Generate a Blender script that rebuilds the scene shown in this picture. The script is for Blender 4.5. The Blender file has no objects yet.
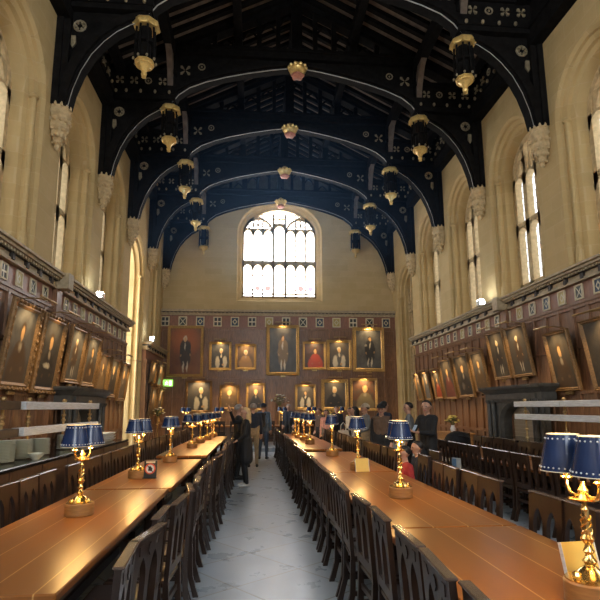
import bpy, bmesh, math, random
import numpy as np
from mathutils import Vector, Matrix
random.seed(7)
SC = bpy.context.scene
COL = SC.collection
PI = math.pi
# ------------------------------------------------------------------ layout
XL, XR, XA = -4.82, 7.38, 1.28          # side walls and hall axis; the camera stands over (0,0)
YE, YB = 26.5, -8.0                     # window gable end and the end behind
BAY = 3.67
def T(k): return 11.65 + BAY*(k-1)
ORD = ['zeroth','first','second','third','fourth','fifth','sixth','seventh','eighth','ninth','tenth','eleventh','twelfth','thirteenth','fourteenth','fifteenth','sixteenth','seventeenth','eighteenth','nineteenth']
def ordw(n):
    if n < 20: return ORD[n]
    t = {2:'twent',3:'thirt',4:'fort'}[n//10]
    return t+'ieth' if n % 10 == 0 else t+'y-'+ORD[n % 10]
# ------------------------------------------------------------------ materials
MATS = {}
def _new(name):
    m = bpy.data.materials.new(name); m.use_nodes = True
    nt = m.node_tree; nt.nodes.clear()
    out = nt.nodes.new('ShaderNodeOutputMaterial')
    b = nt.nodes.new('ShaderNodeBsdfPrincipled')
    nt.links.new(b.outputs[0], out.inputs[0])
    MATS[name] = m
    return m, nt, b, out
def mathn(nt, op, a, b=None, c=None, clamp=False):
    n = nt.nodes.new('ShaderNodeMath'); n.operation = op; n.use_clamp = clamp
    for i, v in enumerate((a, b, c)):
        if v is None: continue
        if isinstance(v, (int, float)): n.inputs[i].default_value = v
        else: nt.links.new(v, n.inputs[i])
    return n.outputs[0]
def mixc(nt, f, a, b, blend='MIX'):
    n = nt.nodes.new('ShaderNodeMix'); n.data_type = 'RGBA'; n.blend_type = blend
    for idx, v in ((0, f), (6, a), (7, b)):
        if isinstance(v, (int, float)): n.inputs[idx].default_value = v
        elif isinstance(v, tuple): n.inputs[idx].default_value = (*v[:3], 1)
        else: nt.links.new(v, n.inputs[idx])
    return n.outputs[2]
def coord(nt, kind='Object', scale=(1,1,1), rot=(0,0,0), loc=(0,0,0)):
    tc = nt.nodes.new('ShaderNodeTexCoord'); mp = nt.nodes.new('ShaderNodeMapping')
    nt.links.new(tc.outputs[kind], mp.inputs[0])
    mp.inputs['Scale'].default_value = scale; mp.inputs['Rotation'].default_value = rot; mp.inputs['Location'].default_value = loc
    return mp.outputs[0]
def noise(nt, vec, scale, detail=4, rough=.55):
    n = nt.nodes.new('ShaderNodeTexNoise'); n.inputs['Scale'].default_value = scale
    n.inputs['Detail'].default_value = detail; n.inputs['Roughness'].default_value = rough
    if vec is not None: nt.links.new(vec, n.inputs['Vector'])
    return n.outputs[0]
def ramp(nt, f, stops):
    r = nt.nodes.new('ShaderNodeValToRGB'); nt.links.new(f, r.inputs[0])
    e = r.color_ramp.elements
    while len(e) < len(stops): e.new(.5)
    for i, (p, c) in enumerate(stops):
        e[i].position = p; e[i].color = (*c[:3], 1)
    return r.outputs[0]
def bump(nt, b, h, strength=.3, dist=.01):
    n = nt.nodes.new('ShaderNodeBump'); n.inputs['Strength'].default_value = strength; n.inputs['Distance'].default_value = dist
    nt.links.new(h, n.inputs['Height']); nt.links.new(n.outputs[0], b.inputs['Normal'])
def mat(name, c, rough=.5, metal=0, var=.2, ns=8, stretch=(1,1,1), bmp=0, spec=None):
    m, nt, b, o = _new(name)
    v = coord(nt, 'Object', stretch)
    n = noise(nt, v, ns)
    lo = tuple(x*(1-var) for x in c); hi = tuple(min(1, x*(1+var)) for x in c)
    nt.links.new(ramp(nt, n, [(.3, lo), (.7, hi)]), b.inputs['Base Color'])
    b.inputs['Roughness'].default_value = rough; b.inputs['Metallic'].default_value = metal
    if spec is not None: b.inputs['Specular IOR Level'].default_value = spec
    if bmp: bump(nt, b, n, bmp)
    return m
def emis(name, c, s):
    m, nt, b, o = _new(name)
    nt.nodes.remove(b)
    e = nt.nodes.new('ShaderNodeEmission'); e.inputs[0].default_value = (*c, 1); e.inputs[1].default_value = s
    nt.links.new(e.outputs[0], o.inputs[0])
    return m
def stone(name, rot, c1, c2, mortar, bw=.75, bh=.36, rough=.85):
    m, nt, b, o = _new(name)
    v = coord(nt, 'Object', (1,1,1), rot)
    br = nt.nodes.new('ShaderNodeTexBrick'); nt.links.new(v, br.inputs['Vector'])
    br.inputs['Color1'].default_value = (*c1, 1); br.inputs['Color2'].default_value = (*c2, 1); br.inputs['Mortar'].default_value = (*mortar, 1)
    br.inputs['Scale'].default_value = 1; br.inputs['Mortar Size'].default_value = .008; br.inputs['Mortar Smooth'].default_value = .3
    br.inputs['Brick Width'].default_value = bw; br.inputs['Row Height'].default_value = bh; br.inputs['Bias'].default_value = -.2
    n = noise(nt, v, 2.2, 5); n2 = noise(nt, v, 14, 4)
    c = mixc(nt, mathn(nt, 'MULTIPLY', n, .55), br.outputs[0], (c1[0]*.62, c1[1]*.58, c1[2]*.5))
    c = mixc(nt, mathn(nt, 'MULTIPLY', n2, .22), c, (c1[0]*1.15, c1[1]*1.15, c1[2]*1.15))
    nt.links.new(c, b.inputs['Base Color']); b.inputs['Roughness'].default_value = rough
    bump(nt, b, n2, .25, .02)
    return m
ST1, ST2, STM = (.63,.475,.235), (.545,.40,.185), (.65,.51,.29)
M_side = stone('stone_side', (0, 0, 0), ST1, ST2, STM)
# brick courses on the side walls run along Y, on the end wall along X: map (Y,Z) / (X,Z) onto the brick plane
def fix_brick(m, axis):
    nt = m.node_tree
    mp = [n for n in nt.nodes if n.type == 'MAPPING'][0]
    tc = [n for n in nt.nodes if n.type == 'TEX_COORD'][0]
    s = nt.nodes.new('ShaderNodeSeparateXYZ'); c = nt.nodes.new('ShaderNodeCombineXYZ')
    nt.links.new(tc.outputs['Object'], s.inputs[0])
    nt.links.new(s.outputs[axis], c.inputs[0]); nt.links.new(s.outputs[2], c.inputs[1])
    nt.links.new(s.outputs[1-axis], c.inputs[2])
    nt.links.new(c.outputs[0], mp.inputs[0])
fix_brick(M_side, 1)
M_end = stone('stone_end', (0,0,0), (.66,.51,.27), (.58,.435,.215), (.69,.55,.32), .9, .32); fix_brick(M_end, 0)
M_carved = mat('carved_stone', (.60,.46,.26), .85, 0, .18, 9, bmp=.3)
M_oak = mat('oak_panelling', (.22,.112,.060), .34, 0, .35, 5, (6,6,.6), .08)
M_frieze = mat('frieze_oak', (.26,.12,.08), .38, 0, .2, 4, (3,3,1), .05)
M_cornice = mat('cornice_gilt_stone', (.46,.37,.24), .6, 0, .2, 10)
M_dentil = mat('cornice_dark', (.05,.04,.035), .6, 0, .2, 10)
M_roof = mat('roof_oak', (.0105,.0098,.0098), .72, 0, .35, 6, (1,1,1), .1, .06)
M_board = mat('roof_boards', (.15,.115,.09), .6, 0, .35, 5, (1,1,1), .1, .3)
M_glint = mat('roof_glint', (.34,.33,.31), .35, 0, .2, 6)  # pale colour for the gleam along the arch edges
M_motif = mat('pale_carving', (.30,.25,.16), .5, 0, .3, 12)
M_gold = mat('gilding', (.80,.56,.20), .32, .45, .15, 20)
M_rose = mat('painted_rose', (.55,.22,.15), .5, 0, .2, 12)
M_chair = mat('chair_oak', (.025,.013,.0085), .30, 0, .3, 7, (4,4,.8), .06)
M_chair2 = mat('chair_rail_sheen', (.10,.07,.055), .16, 0, .25, 7)  # smoother than the chair oak, with window highlights lightened into the colour
M_leather = mat('chair_leather', (.028,.016,.013), .42, 0, .2, 10)
M_brass = mat('lamp_brass', (.86,.60,.22), .18, .95, .1, 12)
M_brassd = mat('dull_brass', (.48,.33,.15), .35, .8, .2, 12)
M_block = mat('lamp_block_wood', (.36,.175,.058), .35, 0, .25, 8, (1,1,6))
M_shade = mat('blue_shade', (.010,.030,.100), .24, 0, .2, 5)
M_shin = mat('shade_lining', (.85,.78,.6), .6, 0, .05, 5)
M_dots = mat('shade_dots', (.80,.82,.84), .5, 0, .05, 5)
M_bulb = emis('bulb', (1,.72,.34), 22)
M_card = mat('yellow_card', (.80,.56,.13), .55, 0, .06, 8)
M_steel = mat('brushed_steel', (.78,.82,.87), .4, .15, .15, 6, (1,1,12))
M_bronze = mat('dark_bronze_strip', (.07,.05,.04), .4, .3, .2, 8)
M_plate = mat('plate_glaze', (.62,.64,.54), .3, 0, .08, 6)
M_counter = mat('counter_oak', (.085,.042,.023), .4, 0, .3, 6, (5,5,.7), .06)
M_top = mat('counter_black', (.018,.017,.018), .15, 0, .2, 6)
M_fire = mat('fireplace_stone', (.075,.072,.066), .5, 0, .3, 6, bmp=.2)
M_firebrick = stone('fire_brick', (0,0,0), (.34,.27,.19), (.26,.2,.14), (.42,.36,.27), .26, .1); fix_brick(M_firebrick, 1)
M_soot = mat('soot', (.012,.011,.011), .8)
M_frameg = mat('gilt_frame', (.50,.32,.12), .42, .3, .35, 30, bmp=.5)
M_framed = mat('dark_gilt_frame', (.25,.14,.055), .38, .25, .35, 30, bmp=.5)
M_white = mat('white_paint', (.8,.78,.72), .5, 0, .06, 6)
M_cream = mat('cream_paint', (.66,.58,.40), .5, 0, .1, 8)
M_black = mat('black_paint', (.014,.014,.016), .4)
M_signg = emis('exit_green', (.30,.85,.12), .75)
M_signw = emis('exit_white', (.85,1,.7), 1.3)
M_flood = emis('flood_face', (.86,.95,1), 25)
M_leaf = mat('leaf', (.07,.12,.035), .5, 0, .35, 12)
M_petw = mat('white_petal', (.78,.75,.66), .6, 0, .08, 12)
M_pety = mat('yellow_petal', (.72,.62,.20), .6, 0, .1, 12)
M_ceram = mat('ceramic', (.5,.5,.5), .3)
# table oak with light seams between the boards
def table_mat():
    m, nt, b, o = _new('table_oak')
    tc = nt.nodes.new('ShaderNodeTexCoord'); s = nt.nodes.new('ShaderNodeSeparateXYZ'); nt.links.new(tc.outputs['Object'], s.inputs[0])
    v = coord(nt, 'Object', (14, .55, 1))
    n = noise(nt, v, 2.4, 6, .6); n2 = noise(nt, coord(nt, 'Object', (1.2,.5,1)), 1.6, 3)
    c = ramp(nt, n, [(.2, (.27,.092,.019)), (.55, (.33,.118,.025)), (.85, (.38,.145,.034))])
    c = mixc(nt, mathn(nt, 'MULTIPLY', n2, .5), c, (.20,.078,.026))
    bw = .2575
    fx = mathn(nt, 'FRACT', mathn(nt, 'DIVIDE', mathn(nt, 'ADD', s.outputs[0], 5.15), bw))
    line = mathn(nt, 'LESS_THAN', mathn(nt, 'ABSOLUTE', mathn(nt, 'SUBTRACT', fx, .5)), .016)
    cell = mathn(nt, 'FLOOR', mathn(nt, 'ADD', mathn(nt, 'DIVIDE', mathn(nt, 'ADD', s.outputs[0], 5.15), bw), .5))
    wn = nt.nodes.new('ShaderNodeTexWhiteNoise'); wn.noise_dimensions = '1D'; nt.links.new(cell, wn.inputs['W'])
    c = mixc(nt, mathn(nt, 'MULTIPLY', wn.outputs[0], .35), c, (.20,.085,.03))
    c = mixc(nt, mathn(nt, 'MULTIPLY', line, .8), c, (.62,.36,.13))
    nt.links.new(c, b.inputs['Base Color'])
    nt.links.new(mathn(nt, 'ADD', mathn(nt, 'MULTIPLY', n, .10), .25), b.inputs['Roughness'])
    b.inputs['Specular IOR Level'].default_value = .30
    bump(nt, b, n, .03, .002)
    return m
M_table = table_mat()
def floor_mat():
    m, nt, b, o = _new('stone_flags')
    v = coord(nt, 'Object', (1,1,1), (0,0,math.radians(52)), (.13,.2,0))
    br = nt.nodes.new('ShaderNodeTexBrick'); nt.links.new(v, br.inputs['Vector']); br.offset = 0
    for k, c in (('Color1', (.37,.46,.57)), ('Color2', (.31,.39,.48)), ('Mortar', (.13,.13,.13))): br.inputs[k].default_value = (*c, 1)
    br.inputs['Scale'].default_value = 1; br.inputs['Brick Width'].default_value = .82; br.inputs['Row Height'].default_value = .82
    br.inputs['Mortar Size'].default_value = .011; br.inputs['Mortar Smooth'].default_value = .2
    n = noise(nt, v, 2.5, 6, .6); n2 = noise(nt, v, 9, 5, .6)
    c = mixc(nt, mathn(nt, 'MULTIPLY', n, .5), br.outputs[0], (.42,.47,.52))
    c = mixc(nt, mathn(nt, 'MULTIPLY', n2, .25), c, (.24,.25,.27))
    nt.links.new(c, b.inputs['Base Color'])
    nt.links.new(mathn(nt, 'ADD', mathn(nt, 'MULTIPLY', n, .34), .14), b.inputs['Roughness'])
    h = mathn(nt, 'ADD', mathn(nt, 'MULTIPLY', n, .5), mathn(nt, 'MULTIPLY', br.outputs[1], -.5))
    bump(nt, b, br.outputs[1], -.12, .006)
    return m
M_floor = floor_mat()
def glass_mat(name, strength, base, dark, sx, sz, axis):
    m, nt, b, o = _new(name); nt.nodes.remove(b)
    tc = nt.nodes.new('ShaderNodeTexCoord'); s = nt.nodes.new('ShaderNodeSeparateXYZ'); c = nt.nodes.new('ShaderNodeCombineXYZ')
    nt.links.new(tc.outputs['Object'], s.inputs[0]); nt.links.new(s.outputs[axis], c.inputs[0]); nt.links.new(s.outputs[2], c.inputs[1])
    br = nt.nodes.new('ShaderNodeTexBrick'); nt.links.new(c.outputs[0], br.inputs['Vector'])
    br.inputs['Color1'].default_value = (*base, 1); br.inputs['Color2'].default_value = (*[x*.86 for x in base], 1); br.inputs['Mortar'].default_value = (*dark, 1)
    br.inputs['Scale'].default_value = 1; br.inputs['Brick Width'].default_value = sx; br.inputs['Row Height'].default_value = sz; br.inputs['Mortar Size'].default_value = .014
    n = noise(nt, c.outputs[0], 3.2, 3)
    col = mixc(nt, ramp(nt, n, [(.55, (0,0,0)), (.68, (.4,.4,.4))]), br.outputs[0], tuple(x*y for x, y in zip(base, (.95,.85,.6))))
    e = nt.nodes.new('ShaderNodeEmission'); nt.links.new(col, e.inputs[0]); e.inputs[1].default_value = strength
    nt.links.new(e.outputs[0], o.inputs[0])
    return m
G_SIDE, G_NEAR, G_EAST, G_WEST = 1.1, 7.5, 5.5, 8.0
M_gside = glass_mat('side_glass', G_SIDE, (.93,.97,1.0), (.25,.25,.25), .16, .2, 1)
M_gnear = glass_mat('boosted_side_glass', G_NEAR, (.93,.97,1.0), (.25,.25,.25), .16, .2, 1)  # same side glass with its glow raised, added fill from behind the camera
M_geast = glass_mat('east_glass', G_EAST, (.98,.97,1.0), (.55,.55,.56), .14, .19, 0)
M_gwest = glass_mat('west_glass', G_WEST, (.85,.93,1.0), (.3,.3,.3), .16, .2, 0)
M_gred = emis('glass_red', (.85,.30,.28), 1.0)
M_gblue = emis('glass_blue', (.42,.36,.75), 1.0)
M_gpink = emis('glass_pink', (1,.72,.66), 1.3)
# ------------------------------------------------------------------ mesh builder
class MB:
    def __init__(s): s.v, s.f, s.m = [], [], []
    def add(s, vs, fs, mi=0):
        o = len(s.v); s.v += [tuple(p) for p in vs]
        s.f += [tuple(i+o for i in f) for f in fs]; s.m += [mi]*len(fs)
        return s
    def box(s, x0, x1, y0, y1, z0, z1, mi=0, M=None):
        vs = [Vector(p) for p in ((x0,y0,z0),(x1,y0,z0),(x1,y1,z0),(x0,y1,z0),(x0,y0,z1),(x1,y0,z1),(x1,y1,z1),(x0,y1,z1))]
        if M is not None: vs = [M @ p for p in vs]
        return s.add(vs, [(0,3,2,1),(4,5,6,7),(0,1,5,4),(1,2,6,5),(2,3,7,6),(3,0,4,7)], mi)
    def bevbox(s, x0, x1, y0, y1, z0, z1, b=.01, mi=0):
        a = [(x0+b,y0),(x1-b,y0),(x1,y0+b),(x1,y1-b),(x1-b,y1),(x0+b,y1),(x0,y1-b),(x0,y0+b)]
        c = ((x0+x1)/2, (y0+y1)/2)
        ins = [(c[0]+(p[0]-c[0])*(1-2*b/max(1e-6,x1-x0)), c[1]+(p[1]-c[1])*(1-2*b/max(1e-6,y1-y0))) for p in a]
        rings = [[(*p, z0) for p in ins], [(*p, z0+b) for p in a], [(*p, z1-b) for p in a], [(*p, z1) for p in ins]]
        return s.rings(rings, True, mi)
    def rings(s, rings, caps=True, mi=0, closed=True):
        n = len(rings[0]); vs = [p for r in rings for p in r]; fs = []
        for i in range(len(rings)-1):
            for j in range(n if closed else n-1):
                k = (j+1) % n
                fs.append((i*n+j, i*n+k, (i+1)*n+k, (i+1)*n+j))
        if caps:
            fs.append(tuple(range(n-1, -1, -1))); fs.append(tuple((len(rings)-1)*n+j for j in range(n)))
        return s.add(vs, fs, mi)
    def lathe(s, prof, c=(0,0,0), n=16, mi=0, ph=0):
        return s.rings([[(c[0]+r*math.cos(2*PI*j/n+ph), c[1]+r*math.sin(2*PI*j/n+ph), c[2]+z) for j in range(n)] for r, z in prof], True, mi)
    def tube(s, pts, r, n=8, mi=0, closed=False):
        pts = [Vector(p) for p in pts]; N = len(pts); rs = r if isinstance(r, (list, tuple)) else [r]*N
        rings = []; up = None
        for i in range(N):
            if closed: d = pts[(i+1) % N]-pts[i-1]
            else: d = pts[min(i+1, N-1)]-pts[max(i-1, 0)]
            d.normalize()
            if up is None: up = Vector((0,0,1)) if abs(d.z) < .9 else Vector((1,0,0))
            a = d.cross(up).normalized(); b = a.cross(d).normalized(); up = b
            rings.append([tuple(pts[i]+(a*math.cos(2*PI*j/n)+b*math.sin(2*PI*j/n))*rs[i]) for j in range(n)])
        if closed: rings.append(rings[0])
        return s.rings(rings, not closed, mi)
    def ball(s, c, r, n=10, mi=0):
        r = r if isinstance(r, (tuple, list)) else (r, r, r); h = max(4, n//2)
        rings = [[(c[0]+r[0]*math.sin(t)*math.cos(2*PI*j/n), c[1]+r[1]*math.sin(t)*math.sin(2*PI*j/n), c[2]-r[2]*math.cos(t)) for j in range(n)]
                 for t in [PI*(i+.15)/(h+.3) for i in range(h+1)]]
        return s.rings(rings, True, mi)
    def prism(s, poly, off, mi=0):
        """poly: 3D points of a face, extruded by the vector off"""
        n = len(poly); a = [Vector(p) for p in poly]; b = [p+Vector(off) for p in a]
        fs = [tuple(range(n-1, -1, -1)), tuple(range(n, 2*n))]+[(i, (i+1) % n, n+(i+1) % n, n+i) for i in range(n)]
        return s.add(a+b, fs, mi)
    def arc(s, o0, o1, fn, off, mi=0):
        """bar between two open outlines (2D), placed by fn(a,b)->3D and extruded by off"""
        o = Vector(off); rings = []
        for p, q in zip(o0, o1):
            P, Q = Vector(fn(*p)), Vector(fn(*q))
            rings.append([tuple(P), tuple(Q), tuple(Q+o), tuple(P+o)])
        return s.rings(rings, True, mi)
    def opening(s, a0, a1, b0, b1, c, out, fn, off=None, mi=0):
        """plate [a0,a1]x[b0,b1] with one arched opening: out = open outline from the sill's low-a corner over the top to the other corner"""
        k = len(out)//2; top = out[k]
        L = [(a0,b0),(c,b0)]+([(c,out[0][1])] if out[0][1] > b0+1e-6 else [])+list(out[:k+1])+[(c,b1),(a0,b1)]
        R = [(a1,b0),(a1,b1),(c,b1)]+list(out[k:])+([(c,out[0][1])] if out[0][1] > b0+1e-6 else [])+[(c,b0)]
        if out[0][1] <= b0+1e-6:
            L = [(a0,b0)]+list(out[:k+1])+[(c,b1),(a0,b1)]; R = [(a1,b0),(a1,b1),(c,b1)]+list(out[k:])
        for P in (L, R):
            if off is None: s.add([fn(*p) for p in P], [tuple(range(len(P)))], mi)
            else: s.prism([fn(*p) for p in P], off, mi)
        return s
    def build(s, name, ms, parent=None, loc=None, sharp=.6, smooth=True):
        me = bpy.data.meshes.new(name); me.from_pydata(s.v, [], s.f)
        ms = ms if isinstance(ms, (list, tuple)) else [ms]
        bm = bmesh.new(); bm.from_mesh(me); bmesh.ops.recalc_face_normals(bm, faces=bm.faces); bm.to_mesh(me); bm.free()
        for m in ms: me.materials.append(m)
        if len(ms) > 1: me.polygons.foreach_set('material_index', s.m)
        if smooth:
            me.shade_smooth(); me.set_sharp_from_angle(angle=sharp)
        me.update()
        o = bpy.data.objects.new(name, me); COL.objects.link(o)
        if parent: o.parent = parent
        if loc: o.location = loc
        return o
def arch(c, w, sill, spring, apex, n=8, k=None):
    """outline sill corner -> spring -> apex -> spring -> sill corner, a pointed (or four-centred) arch"""
    r = apex-spring; pts = []
    for i in range(2*n+1):
        x = -w + w*i/n
        if r >= w and k is None:
            R = (r*r+w*w)/(2*w); cx = R-w
            t0 = PI; t1 = PI-math.acos(max(-1, min(1, cx/R)))
            ii = i if i <= n else 2*n-i
            t = t0+(t1-t0)*ii/n
            px = cx+R*math.cos(t); pz = R*math.sin(t)
            pts.append((c+(px if i <= n else -px), spring+pz))
        else:
            q = k or 2.0
            u = math.cos(PI*i/(2*n))            # denser near the springing
            pts.append((c-w*u, spring+r*(1-abs(u)**q)**(1/q)*(.93+.07*(1-abs(u)))))
    return [(c-w, sill)]+pts+[(c+w, sill)]
def tag(o, label=None, cat=None, group=None, kind=None):
    if label: o['label'] = label
    if cat: o['category'] = cat
    if group: o['group'] = group
    if kind: o['kind'] = kind
    return o
def empty(name, label, cat, loc=(0,0,0), rz=0, group=None):
    o = bpy.data.objects.new(name, None); COL.objects.link(o)
    o.location = loc; o.rotation_euler = (0,0,rz); o.empty_display_size = .1
    return tag(o, label, cat, group)
def copy_tree(o, parent=None):
    c = o.copy(); COL.objects.link(c)
    if parent: c.parent = parent
    for ch in list(o.children):
        copy_tree(ch, c)
    return c
def struct(o): o['kind'] = 'structure'; return o
def spot(name, loc, to, energy, col, ang, blend=.6, size=.05, parent=None):
    l = bpy.data.lights.new(name, 'SPOT'); l.energy = energy; l.color = col; l.spot_size = math.radians(ang); l.spot_blend = blend; l.shadow_soft_size = size
    o = bpy.data.objects.new(name, l); COL.objects.link(o); o.location = loc
    o.rotation_euler = (Vector(to)-Vector(loc)).to_track_quat('-Z', 'Y').to_euler()
    if parent: o.parent = parent
    return o
def point(name, loc, energy, col, size=.04, parent=None):
    l = bpy.data.lights.new(name, 'POINT'); l.energy = energy; l.color = col; l.shadow_soft_size = size
    o = bpy.data.objects.new(name, l); COL.objects.link(o); o.location = loc
    if parent: o.parent = parent
    return o
# ------------------------------------------------------------------ shell
struct(MB().box(XL-3.5, XR+1.5, YB-.5, YE+.8, -.2, 0).build('floor', M_floor, smooth=False))
struct(MB().box(XL, XR, 20.3, YE, 0, .14).build('trim_1', M_floor, smooth=False))           # dais step
WT = 12.1                                                                                   # wall head
def side_fn(sd, dep=0):
    X = XL if sd < 0 else XR
    return lambda a, b: (X+sd*dep, a, b)
RECESS = [(1.34,0,8.65,10.05,4.70),(1.27,.07,8.65,9.98,4.72),(1.27,.15,8.65,9.98,4.74),(1.16,.20,8.65,9.86,4.78),(1.16,.30,8.65,9.86,4.82),(1.07,.36,8.65,9.76,4.85),(1.0,.60,8.62,9.68,5.20),(1.0,1.1,8.62,9.68,5.20)]
FULL = [(1.34,0,7.35,8.75,0),(1.27,.07,7.35,8.68,0),(1.27,.15,7.35,8.68,0),(1.16,.20,7.35,8.56,0),(1.16,.34,7.35,8.56,0),(1.08,.40,7.35,8.46,0),(1.08,.62,7.35,8.46,0)]
winno = [0]
def side_window(sd, yc, gm):
    winno[0] += 1; nm = 'window_%d' % winno[0]
    w, sp, ap, sl = 1.0, 8.62, 9.68, 5.20
    f = MB(); fn = side_fn(sd, .60); off = (sd*.22, 0, 0)
    # three lights in two tiers, with cusped heads, under a traceried head
    for c in (-.333, .333):
        f.arc([(yc+c-.105, sl), (yc+c-.105, ap-.2)], [(yc+c+.105, sl), (yc+c+.105, ap-.2)], fn, off)
    f.arc([(yc-w, 7.02), (yc+w, 7.02)], [(yc-w, 7.16), (yc+w, 7.16)], fn, off)
    f.arc([(yc-w, sl), (yc+w, sl)], [(yc-w, sl+.08), (yc+w, sl+.08)], fn, off)
    for i in (-1, 0, 1):
        for z0, z1 in ((6.72, 7.04), (8.25, 8.62)):
            f.opening(yc+i*.667-.333, yc+i*.667+.333, z0, z1, yc+i*.667, arch(yc+i*.667, .275, z0, z0, z1-.05, 5), fn, off)
        f.arc([(yc+i*.3-.03, 8.6), (yc+i*.3-.03, 9.45-abs(i)*.15)], [(yc+i*.3+.03, 8.6), (yc+i*.3+.03, 9.45-abs(i)*.15)], fn, off)
        if i: f.opening(yc+i*.45-.3, yc+i*.45+.3, 8.62, 9.1, yc+i*.45, arch(yc+i*.45, .2, 8.62, 8.62, 9.05, 5), fn, off)
    o1 = arch(yc, w+.02, sl, sp, ap+.02, 8); o2 = arch(yc, w-.15, sl, sp, ap-.2, 8)
    f.arc(o1, o2, fn, off)
    fr = struct(f.build(nm, M_carved)); fr['label'] = 'tall traceried stone window'
    g = MB(); g.add([side_fn(sd, .80)(a, b) for a, b in arch(yc, w, sl, sp, ap)], [tuple(range(len(arch(yc, w, sl, sp, ap))))])
    g.build('glass', gm, fr, smooth=False)
def wall_side(sd, name):
    m = MB(); fn = side_fn(sd)
    ks = list(range(-4, 5))
    m.prism([fn(YB, 0), fn(T(-4), 0), fn(T(-4), WT), fn(YB, WT)], (sd*.3, 0, 0))
    for k in ks:
        y0, y1 = T(k), T(k+1); yc = (y0+y1)/2
        prof = RECESS
        if sd < 0 and k == 3+0 or (sd < 0 and k == 3): prof = FULL
        if sd > 0 and k == 4: prof = FULL
        if k == 4 and sd < 0: y1 = T(5)
        outs = [(arch(yc, w, sl, sp, ap), d) for w, d, sp, ap, sl in prof]
        m.opening(y0, y1, 0, WT, yc, outs[0][0], fn)
        m.rings([[side_fn(sd, d)(a, b) for a, b in o] for o, d in outs], False, 0, prof is RECESS)
        zb, zs = (5.0, 8.6) if prof is RECESS else (.0, 7.3)
        for s2 in (-1, 1):
            X = (XL if sd < 0 else XR)+sd*.17
            m.tube([(X, yc+s2*1.15, zb), (X, yc+s2*1.15, zs)], .055, 10)
            m.lathe([(.055,0),(.10,.03),(.10,.07),(.075,.1),(.055,.13)], (X, yc+s2*1.15, zs-.06), 10)
            m.lathe([(.10,-.1),(.10,.28),(.07,.34),(.07,.4),(.055,.44)], (X, yc+s2*1.15, zb), 8)
        if prof is RECESS: side_window(sd, yc, M_gside if k >= 0 else M_gnear)
    m.prism([fn(T(5), 0), fn(YE, 0), fn(YE, WT), fn(T(5), WT)], (sd*.3, 0, 0))
    return struct(m.build(name, M_side, sharp=.5))
WLs = wall_side(-1, 'wall_left'); WRs = wall_side(1, 'wall_right')
# bay with tall lights behind the full-height arch on the left
yb = (T(3)+T(4))/2
bm_ = MB(); X0 = XL-.62
bm_.add([(X0, yb-1.9, 0), (X0, yb-1.08, 0), (X0, yb-1.08, 8.6), (X0, yb-1.9, 8.6)], [(0,1,2,3)])
bm_.add([(X0, yb+1.08, 0), (X0, yb+1.9, 0), (X0, yb+1.9, 8.6), (X0, yb+1.08, 8.6)], [(0,1,2,3)])
for ys in (-1.9, 1.9): bm_.add([(X0, yb+ys, 0), (X0-2.2, yb+ys, 0), (X0-2.2, yb+ys, 8.6), (X0, yb+ys, 8.6)], [(0,1,2,3)])
bm_.add([(X0, yb-1.9, 8.6), (X0, yb+1.9, 8.6), (X0-2.2, yb+1.9, 8.6), (X0-2.2, yb-1.9, 8.6)], [(0,1,2,3)])
bm_.add([(X0-2.2, yb-1.9, 0), (X0-2.2, yb+1.9, 0), (X0-2.2, yb+1.9, 1.6), (X0-2.2, yb-1.9, 1.6)], [(0,1,2,3)])
struct(bm_.build('wall_bay', M_side, smooth=False))
wf = MB()
for i in range(5):
    y = yb-1.9+i*.95; wf.box(X0-2.2, X0-2.02, y-.06, y+.06, 1.6, 8.6)
for z in (1.6, 3.9, 6.2, 8.45): wf.box(X0-2.2, X0-2.02, yb-1.9, yb+1.9, z, z+.14)
winno[0] += 1
wfo = struct(wf.build('window_%d' % winno[0], M_carved))
MB().add([(X0-2.2, yb-1.9, 1.6), (X0-2.2, yb+1.9, 1.6), (X0-2.2, yb+1.9, 8.6), (X0-2.2, yb-1.9, 8.6)], [(0,1,2,3)]).build('glass', M_gnear, wfo, smooth=False)
# blind traceried stone panel closing the full-height arch on the right
yr = (T(4)+T(5))/2
bp = MB(); Xb = XR+.62
bp.prism([(Xb, yr-1.12, 0), (Xb, yr+1.12, 0), (Xb, yr+1.12, 8.6), (Xb, yr-1.12, 8.6)], (.2, 0, 0))
for i in range(5):
    y = yr-1.04+i*.52; bp.box(Xb-.1, Xb, y-.05, y+.05, 0, 8.3)
for z in (2.9, 4.7, 6.5):
    bp.box(Xb-.1, Xb, yr-1.08, yr+1.08, z, z+.1); bp.box(Xb-.1, Xb, yr-1.08, yr+1.08, z+.42, z+.52)
    for i in range(4): bp.tube([(Xb-.05, yr-.78+i*.52+.17*math.cos(t*PI/4), z+.26+.15*math.sin(t*PI/4)) for t in range(8)], .03, 6, 0, True)
struct(bp.build('trim_2', M_carved))
# gable end with the great window
EC, EW, ES, ESP, EAP = 1.25, 2.0, 7.5, 11.0, 12.58
GZ = lambda x: 12.1+(15.35-12.1)*(1-abs(x-XA)/6.4)
we = MB(); fe = lambda a, b: (a, YE, b)
def eout(w, d, ap, sl): return [(a, b) for a, b in arch(EC, w, sl, ESP, ap, 12, 2.05)]
EP = [(2.28,0,12.86,7.22),(2.22,.08,12.80,7.28),(2.22,.16,12.80,7.28),(2.10,.24,12.68,7.40),(2.10,.32,12.68,7.42),(EW,.42,EAP,ES),(EW,.8,EAP,ES)]
eo = [(arch(EC, w, sl, ESP, ap, 12, 2.05), d) for w, d, ap, sl in EP]
we.opening(XL-.3, XR+.3, 0, 12.9, EC, eo[0][0], fe)
we.prism([fe(XL-.3, 12.9), fe(XR+.3, 12.9), fe(XA+1.0, 15.9), fe(XA-1.0, 15.9)], (0,.3,0))
we.rings([[(a, YE+d, b) for a, b in o] for o, d in eo], False, 0, True)
struct(we.build('wall_end', M_end, sharp=.5))
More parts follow.
